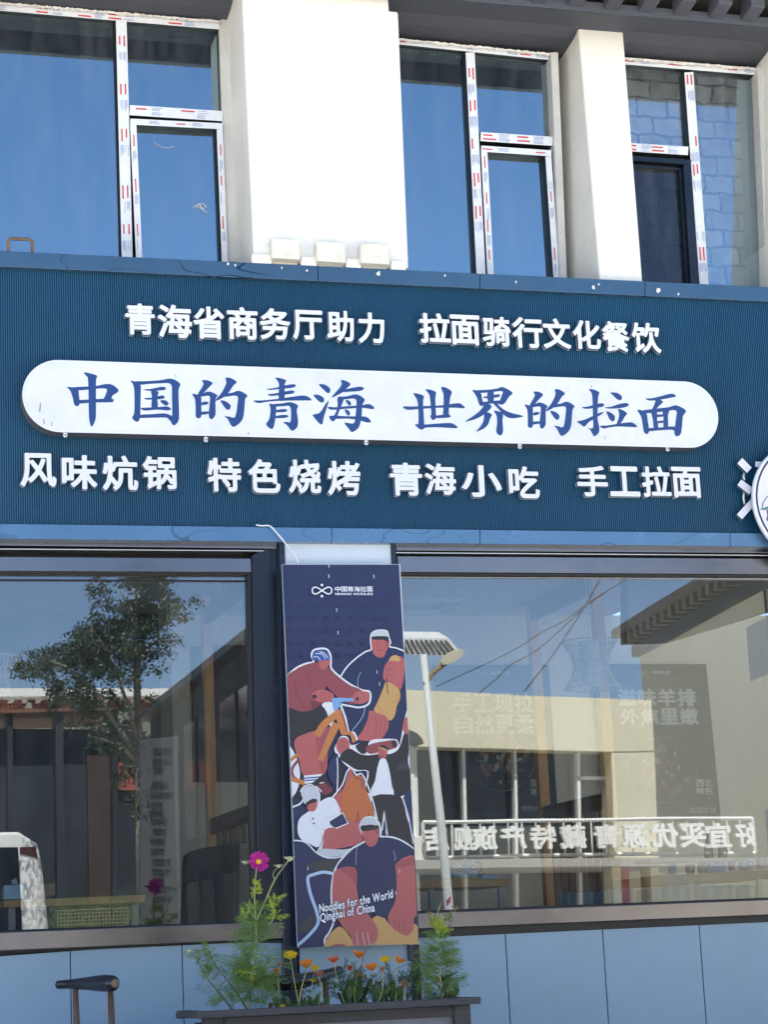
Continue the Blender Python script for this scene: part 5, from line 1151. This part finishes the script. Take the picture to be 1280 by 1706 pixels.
# plants
YQ = YF+.2
def PP(x, y, dy=0.0): return P(x, y, YQ+dy)
SCL = 1/ppm(YQ)
lf = mat('feathery_green', S(134, 164, 92), .6, 0, .2, 12); lf2 = mat('sunlit_green', S(200, 214, 86), .6, 0, .15, 12); lf3 = mat('deep_green', S(84, 112, 66), .6, 0, .25, 10); stm = mat('stem_green', S(168, 172, 116), .6, 0, .2, 10); stmr = mat('stem_brown', S(118, 104, 84), .7, 0, .2, 10)  # sunlight on the upper leaves is put into the yellow-green
for mm_ in (lf, lf2, lf3): thin(mm_, .5)
def blade(mb, p, d, l, w_, mi=0, bend=0.0):
    d = d.normalized(); s = d.cross(Vector((random.gauss(0, 1), random.gauss(0, 1), random.gauss(0, 1)))).normalized()*w_; q = p+d*l*.55+Vector((0, 0, bend*l)); e = p+d*l+Vector((0, 0, bend*l*2.4))
    mb.add([p-s*.6, p+s*.6, q+s, e, q-s], [(0, 1, 2, 4), (4, 2, 3)], mi)
def feather(mb, p, d, l, mi=0, w_=.0016, pairs=7, droop=-.06):
    d = d.normalized(); side = d.cross(Vector((0, 1, 0)) + Vector((random.gauss(0, .5), 0, random.gauss(0, .5)))).normalized()
    pts = [p+d*l*t+Vector((0, 0, droop*l*t*t)) for t in (0, .35, .7, 1)]; mb.tube(pts, [w_*.9, w_*.8, w_*.6, w_*.3], mi, 3, False)
    for i in range(pairs):
        t = .15+.8*i/pairs; b0 = p+d*l*t+Vector((0, 0, droop*l*t*t))
        for s in (-1, 1):
            dd = d*.75+side*s*.75+Vector((random.gauss(0, .15), random.gauss(0, .25), random.gauss(0, .15))); ll = l*.34*(1.1-t*.6); blade(mb, b0, dd, ll, w_, mi)
            if ll > .02:
                blade(mb, b0+dd.normalized()*ll*.45, d+side*s*.2+Vector((0, random.gauss(0, .2), 0)), ll*.5, w_*.9, mi)
def rdir(up=.3, spread=1.0): return Vector((random.gauss(0, spread), random.gauss(0, .6), up+random.gauss(0, .35)))
def stem(mb, pts, r0, r1, mi=0, dy=0):
    pp = spline([tuple(PP(x, y, dy)) for x, y in pts], 4); k = len(pp); mb.tube(pp, [r0+(r1-r0)*i/(k-1) for i in range(k)], mi, 5)
def bud(mb, c, r, mi, spikes=7):
    mb.lathe(c-Vector((0, 0, r*.5)), [(r*.2, 0), (r*.7, r*.4), (r*.55, r*1.0), (r*.15, r*1.2)], 8, mi)
    for i in range(spikes):
        a = 6.28*i/spikes; blade(mb, c, Vector((math.cos(a), math.sin(a), .35)), r*1.7, r*.25, mi)
c1 = thing('cosmos_plant', PP(410, 1678), 'tall feathery cosmos with one pink flower at the left end of the planter', 'flowering plant'); c1.location.z = zs-.02
m_ = MB()
stem(m_, [(412, 1700), (416, 1660), (421, 1600), (427, 1560), (424, 1490), (428, 1442)], .0065, .0022); stem(m_, [(428, 1532), (440, 1505), (458, 1465), (481, 1433)], .004, .002); stem(m_, [(458, 1465), (455, 1455), (463, 1444)], .002, .0012); stem(m_, [(426, 1535), (418, 1518), (409, 1504)], .003, .0015)
stem(m_, [(394, 1690), (372, 1662), (345, 1628), (326, 1594), (316, 1584)], .0045, .0016, 1); stem(m_, [(412, 1680), (386, 1642), (360, 1608), (346, 1582)], .0045, .0018, 1); stem(m_, [(418, 1640), (440, 1612), (462, 1600)], .003, .0015); stem(m_, [(424, 1560), (445, 1545), (462, 1520)], .003, .0015)
m_.build('stem', [stm, stmr], c1)
m_ = MB()
for x, y, n, l, up, mi, sx in ((420, 1640, 26, 55, .25, 0, 14), (422, 1605, 26, 62, .35, 0, 10), (426, 1568, 26, 52, .4, 0, 8), (430, 1540, 18, 40, .5, 0, 8), (440, 1520, 12, 30, .5, 0, 14), (405, 1660, 20, 50, .1, 0, 20), (372, 1655, 14, 40, .3, 0, 18), (350, 1620, 14, 36, .5, 0, 14), (345, 1590, 10, 26, .6, 0, 8), (330, 1598, 8, 28, .4, 0, 8), (440, 1625, 14, 42, .3, 0, 14), (416, 1622, 10, 26, .5, 1, 8), (455, 1520, 9, 22, .4, 1, 10), (413, 1515, 9, 20, .8, 1, 6), (428, 1478, 14, 13, .5, 1, 6), (421, 1486, 8, 10, .5, 1, 4), (462, 1518, 8, 14, .5, 1, 4), (395, 1628, 12, 40, .35, 0, 14)):
    for i in range(n):
        s = random.gauss(0, sx*.5); feather(m_, PP(x+s, y+random.gauss(0, 8), random.gauss(0, .03)), rdir(up, .9), l*SCL*random.uniform(.6, 1.1), mi, .0015 if mi == 0 else .0019)
m_.build('foliage', [lf, lf2], c1)
for x, y, r in ((483, 1431, 7), (464, 1443, 5), (409, 1437, 5), (316, 1584, 5), (433, 1669, 5), (430, 1592, 4)): m_ = MB(); bud(m_, PP(x, y), r*SCL, 0); m_.build('bud', [mat('pale_bud', S(196, 198, 150), .6)], c1)
def bloom_flat(mb, c, r, n, axis, mi, mi2, notch=True, wd=.55, cup=.15):
    A_ = axis.normalized(); U = A_.orthogonal().normalized(); W = A_.cross(U)
    for i in range(n):
        a = 6.283*i/n+random.uniform(-.1, .1); d = U*math.cos(a)+W*math.sin(a); s = A_.cross(d); rr = r*random.uniform(.88, 1.05); h = rr*wd
        p = [c, c+d*rr*.45-s*h*.7+A_*rr*cup, c+d*rr*.85-s*h*.8+A_*rr*cup*1.4, c+d*rr*.98-s*h*.35+A_*rr*cup, c+d*rr*(.9 if notch else 1.05)+A_*rr*cup*.7, c+d*rr*.98+s*h*.35+A_*rr*cup, c+d*rr*.85+s*h*.8+A_*rr*cup*1.4, c+d*rr*.45+s*h*.7+A_*rr*cup]
        p = [v+A_*.0006*(i % 2) for v in p]; mid = c+d*rr*.5+A_*rr*(cup*.5)
        o = [mid]+p; mb.add(o, [(0, j, j+1) for j in range(1, 8)]+[(0, 8, 1)], mi, True)
    mb.lathe(c+A_*r*.04, [(r*.22, 0), (r*.24, r*.08), (r*.16, r*.18), (r*.04, r*.2)], 12, mi2, axis=A_)
toCam = (CAM-PP(430, 1437)).normalized()
m_ = MB(); bloom_flat(m_, PP(431, 1436, -.03), 19*SCL, 8, toCam+Vector((.1, 0, .45)), 0, 1, True, .34, .2); m_.build('bloom', [thin(mat('magenta_petal', S(214, 44, 156), .5, 0, .15, 30), .45), mat('yellow_centre', S(236, 180, 40), .6)], c1)
c2 = thing('cosmos_plant', PP(738, 1668), 'dark feathery cosmos shaped like a small fir at the right end of the planter', 'flowering plant'); c2.location.z = zs-.02
m_ = MB(); stem(m_, [(740, 1690), (735, 1640), (731, 1590), (731, 1545)], .006, .003); stem(m_, [(731, 1545), (730, 1520), (736, 1504), (743, 1500)], .0022, .0014); stem(m_, [(731, 1556), (722, 1538), (716, 1524)], .0025, .0014); stem(m_, [(733, 1552), (748, 1530), (760, 1514)], .0025, .0014); stem(m_, [(736, 1640), (720, 1625), (715, 1612)], .0025, .0015); m_.build('stem', stm, c2)
m_ = MB()
for y, l in ((1662, 38), (1650, 46), (1635, 50), (1620, 48), (1606, 44), (1592, 40), (1578, 34), (1562, 26)):
    for sgn in (-1, 1):
        for k in range(4):
            d = Vector((sgn*1.0, random.gauss(0, .5), .28+random.gauss(0, .12))); feather(m_, PP(734-(1668-y)*.03, y+random.gauss(0, 4), random.gauss(0, .02)), d, l*SCL*random.uniform(.75, 1.1), 0, .0015, 9)
    for k in range(5): feather(m_, PP(734, y+random.gauss(0, 4)), rdir(.4, .6), l*.7*SCL, 2 if y > 1630 else 0, .0016)
for i in range(26): feather(m_, PP(732+random.gauss(0, 5), 1553+random.gauss(0, 7)), rdir(.9, .6), 17*SCL, 1, .0017, 6)
for i in range(10): feather(m_, PP(720+random.gauss(0, 4), 1538+random.gauss(0, 6)), rdir(1, .4), 14*SCL, 0, .0014, 5); feather(m_, PP(748+random.gauss(0, 4), 1532+random.gauss(0, 6)), rdir(1, .4), 14*SCL, 0, .0014, 5)
m_.build('foliage', [lf, lf2, lf3], c2)
for x, y, r, k in ((761, 1512, 6, 12), (715, 1521, 4, 9)): m_ = MB(); bud(m_, PP(x, y), r*SCL, 0, k); m_.build('bud', [mat('seed_head', S(138, 120, 90), .8)], c2)
m_ = MB(); bloom_flat(m_, PP(744, 1500, -.01), 8*SCL, 6, Vector((.6, -.4, -.3)), 0, 1, True, .5, .5); m_.build('bloom', [mat('wilted_pink', S(176, 70, 110), .6), mat('dark_centre', S(60, 40, 40), .8)], c2)
# poppies and daisies: each flower is a plant of its own
ora = mat('poppy_orange', S(255, 146, 40), .5, 0, .12, 40); yel = mat('daisy_yellow', S(246, 206, 40), .5, 0, .1, 40); cor = mat('coral_orange', S(242, 110, 62), .5, 0, .1, 40); tanp = mat('wilted_petal', S(196, 130, 92), .7); leafm = mat('spatula_leaf', S(88, 112, 70), .5, 0, .2, 10); leafl = mat('young_leaf', S(150, 180, 72), .5)
def cupbloom(mb, c, r, h, tilt, mi):
    n = 24; o = len(mb.v); A_ = Vector((tilt, -.35, 1)).normalized(); U = A_.orthogonal().normalized(); W = A_.cross(U)
    for t in (0.05, .35, .7, 1.0):
        for j in range(n):
            a = 6.283*j/n; lob = 1+.10*math.cos(4*a)+.03*math.sin(9*a); rr = r*(t**.75)*lob; mb.v.append(c+A_*(h*t*(1+.08*math.cos(4*a+1)))+(U*math.cos(a)+W*math.sin(a))*rr)
    for i in range(3):
        for j in range(n): mb.f.append([o+i*n+j, o+i*n+(j+1) % n, o+(i+1)*n+(j+1) % n, o+(i+1)*n+j]); mb.m.append(mi); mb.sm.append(True)
def spat(mb, p, d, l, w_, mi):
    d = d.normalized(); s = d.cross(Vector((0, 1, 0))).normalized()*w_; nrm = Vector((0, -1, 0))*w_*.4
    prof = [(0, .12), (.25, .35), (.5, .75), (.72, 1), (.9, .75), (1, .05)]; L_ = [p+d*l*t+s*k+nrm*k for t, k in prof]; C_ = [p+d*l*t for t, k in prof]; R_ = [p+d*l*t-s*k+nrm*k for t, k in prof]
    for i in range(5): mb.add([L_[i], L_[i+1], C_[i+1], C_[i]], [(0, 1, 2, 3)], mi, True); mb.add([C_[i], C_[i+1], R_[i+1], R_[i]], [(0, 1, 2, 3)], mi, True)
for mm_ in (ora, yel, cor, tanp, leafm, leafl): thin(mm_, .4)
FL = [('daisy', 484, 1589, 11.5, 500, yel, 'large yellow daisy, leftmost bloom of the planter row'), ('poppy', 512, 1610, 10.5, 497, ora, 'open orange poppy beside the large yellow daisy'), ('daisy', 525, 1610, 7.5, 508, yel, 'half open yellow daisy overlapping the orange poppy'),
      ('poppy', 557, 1602, 8.5, 577, cor, 'coral orange poppy below the middle of the poster'), ('poppy', 597, 1594, 10, 590, ora, 'topmost orange poppy, under the poster edge'), ('daisy', 642, 1596, 9.5, 640, yel, 'yellow daisy near the right part of the row'), ('poppy', 663, 1602, 9, 660, ora, 'rightmost large orange poppy in the row, facing right'),
      ('poppy', 620, 1615, 10, 641, ora, 'bright orange poppy on a long curved pale stem'), ('poppy', 581, 1616, 5, 586, cor, 'small narrow coral poppy bud right of the chair rail'), ('daisy', 607, 1624, 4.5, 606, yel, 'tiny yellow button flower amid the leaves'), ('poppy', 531, 1624, 7.5, 530, tanp, 'wilted tan poppy hanging over the chair rail'),
      ('daisy', 522, 1631, 5, 528, yel, 'small yellow daisy under the wilted poppy'), ('poppy', 465, 1608, 3.5, 470, cor, 'closed coral bud above the left chair rail'), ('poppy', 463, 1624, 6, 474, cor, 'small coral poppy left of the yellow daisy stem'), ('poppy', 734, 1634, 7.5, 742, ora, 'single orange poppy in front of the dark cosmos'),
      ('poppy', 637, 1618, 4.5, 628, tanp, 'dull brown seed bud right of the curved poppy stem'), ('daisy', 471, 1674, 5, 474, yel, 'low yellow bud just above the planter rim'), ('daisy', 452, 1671, 5, 458, tanp, 'low withered pale bud at the planter rim'), ('poppy', 594, 1627, 5, 592, tanp, 'brown withered poppy head in the middle of the leaves'), ('poppy', 672, 1645, 6, 668, tanp, 'pale withered poppy low at the right')]
for i, (kd, x, y, r, bx_, pm, lab) in enumerate(FL):
    dy = random.uniform(-.1, .12); by = rimt(bx_)+6
    t = thing('flower', PP(bx_, by, dy), lab, 'flower', 'poppies and daisies in the planter')
    m_ = MB(); curve = -1 if i == 7 else random.choice((-1, 1)); stem(m_, [(bx_, by), ((x+bx_)/2+curve*random.uniform(1, 6), (y+by)/2), (x, y+2)], .0028, .0018, 0, dy); m_.build('stem', stm, t)
    m_ = MB(); c = PP(x, y+2, dy); R_ = r*SCL
    if kd == 'poppy': cupbloom(m_, c, R_, R_*(.95 if r > 6 else 1.9), random.uniform(-.3, .3) if i != 6 else .5, 0); m_.build('bloom', [pm], t)
    else: bloom_flat(m_, c, R_, 15, toCam+Vector((random.uniform(-.3, .3), 0, 1.5)), 0, 0, False, .28, .1); m_.build('bloom', [pm], t)
    for k in range(5 if bx_ > 520 else 3):
        m_ = MB(); mi = 1 if random.random() < .14 else 0
        spat(m_, PP(bx_+random.uniform(-12, 12), by+4, dy+random.uniform(-.03, .05)), Vector((random.uniform(-.75, .75), random.uniform(-.3, .3), 1)), random.uniform(18, 46)*SCL*(1 if bx_ > 560 else .7), random.uniform(2.6, 4.8)*SCL, 0); m_.build('leaf', [leafl if mi else leafm], t)
# a twiggy dry stalk and dark filler greens
m_ = MB(); stem(m_, [(598, 1672), (600, 1630), (606, 1590), (614, 1578), (626, 1570)], .003, .0012, 0, .05); stem(m_, [(606, 1596), (596, 1600), (590, 1604)], .0015, .001, 0, .05); stem(m_, [(640, 1665), (655, 1620), (672, 1608), (690, 1602)], .002, .001, 0, .05)
t = thing('dry_stalk', PP(598, 1672), 'thin dry brown stalk reaching up to the poster edge', 'stalk'); m_.build('stem', stmr, t)
m_ = MB()
for i in range(80): feather(m_, PP(random.uniform(560, 705), random.uniform(1635, 1668), random.uniform(-.05, .1)), rdir(.9, .6), random.uniform(20, 42)*SCL, 0, .0018, 6)
for i in range(40): feather(m_, PP(random.uniform(440, 560), random.uniform(1624, 1660), random.uniform(.0, .1)), rdir(.5, .8), random.uniform(10, 20)*SCL, 0, .0014, 6)
tag(m_.build('filler_greens', [lf3]), kind='stuff')
# chairs -----------------------------------------------------------------
lac = mat('black_lacquer', S(34, 30, 30), .25, 0, .2, 5, .05, 20, coat=.3); worn = mat('worn_chair_wood', S(112, 86, 66), .4, 0, .35, 9, .1, 30, stretch=(8, 8, 1))
def chair(rail, posts, label, seatq):
    c0 = P(*rail[len(rail)//2][:3]); t = thing('chair', (c0.x, c0.y, 0), label, 'chair', 'black horn-backed chairs on the terrace')
    pp = spline([tuple(P(x, y, yy))+(r,) for x, y, yy, r in rail], 6); m_ = MB()
    k = len(pp); pv = [Vector(p[:3]) for p in pp]; rs_ = [p[3] for p in pp]
    a, z = pv[0]+(pv[0]-pv[1]).normalized()*rs_[0]*.5, pv[-1]+(pv[-1]-pv[-2]).normalized()*rs_[-1]*.6
    m_.tube([a]+pv+[z], [rs_[0]*.55]+rs_+[rs_[-1]*.55], 0, 14); m_.build('back_rail', lac, t)
    sz = .44; tops = []
    for x, y, yy, r in posts:
        p = P(x, y, yy); q = Vector((p.x+.012, p.y-.02, 0)); m_ = MB(); m_.tube([p+Vector((0, 0, .012)), p.lerp(q, .5), q], [r*.8, r*1.1, r*.85], 0, 10); m_.build('leg', worn, t); tops.append(q)
    d = (tops[1]-tops[0]); n_ = Vector((-d.y, d.x, 0)).normalized()*seatq
    for q in tops:
        m_ = MB(); m_.tube([q+n_+Vector((0, 0, sz)), q+n_*1.05], [.019, .014], 0, 10); m_.build('leg', worn, t)
    m_ = MB(); e = d.normalized()*.03; sp = [tops[0]-e-n_*.06, tops[1]+e-n_*.06, tops[1]+e+n_*1.08, tops[0]-e+n_*1.08]; m_.prism([v+Vector((0, 0, sz)) for v in sp], (0, 0, .035)); m_.build('seat', lac, t, .012)
chair([(97, 1640, -.50, .019), (118, 1639, -.56, .022), (145, 1638, -.66, .029), (172, 1637.5, -.78, .037), (188, 1637.5, -.86, .034)], [(125.5, 1648, -.58, .016), (184, 1650, -.82, .0165)], 'black horn-backed chair standing alone at the lower left', .44)
chair([(398, 1627, -.52, .019), (425, 1632, -.62, .026), (465, 1637, -.70, .034), (505, 1633, -.70, .034), (540, 1624, -.62, .026), (566, 1616, -.52, .021)], [(498, 1640, -.70, .017), (542, 1632, -.62, .016)], 'black horn-backed chair partly hidden behind the planter flowers', .44)
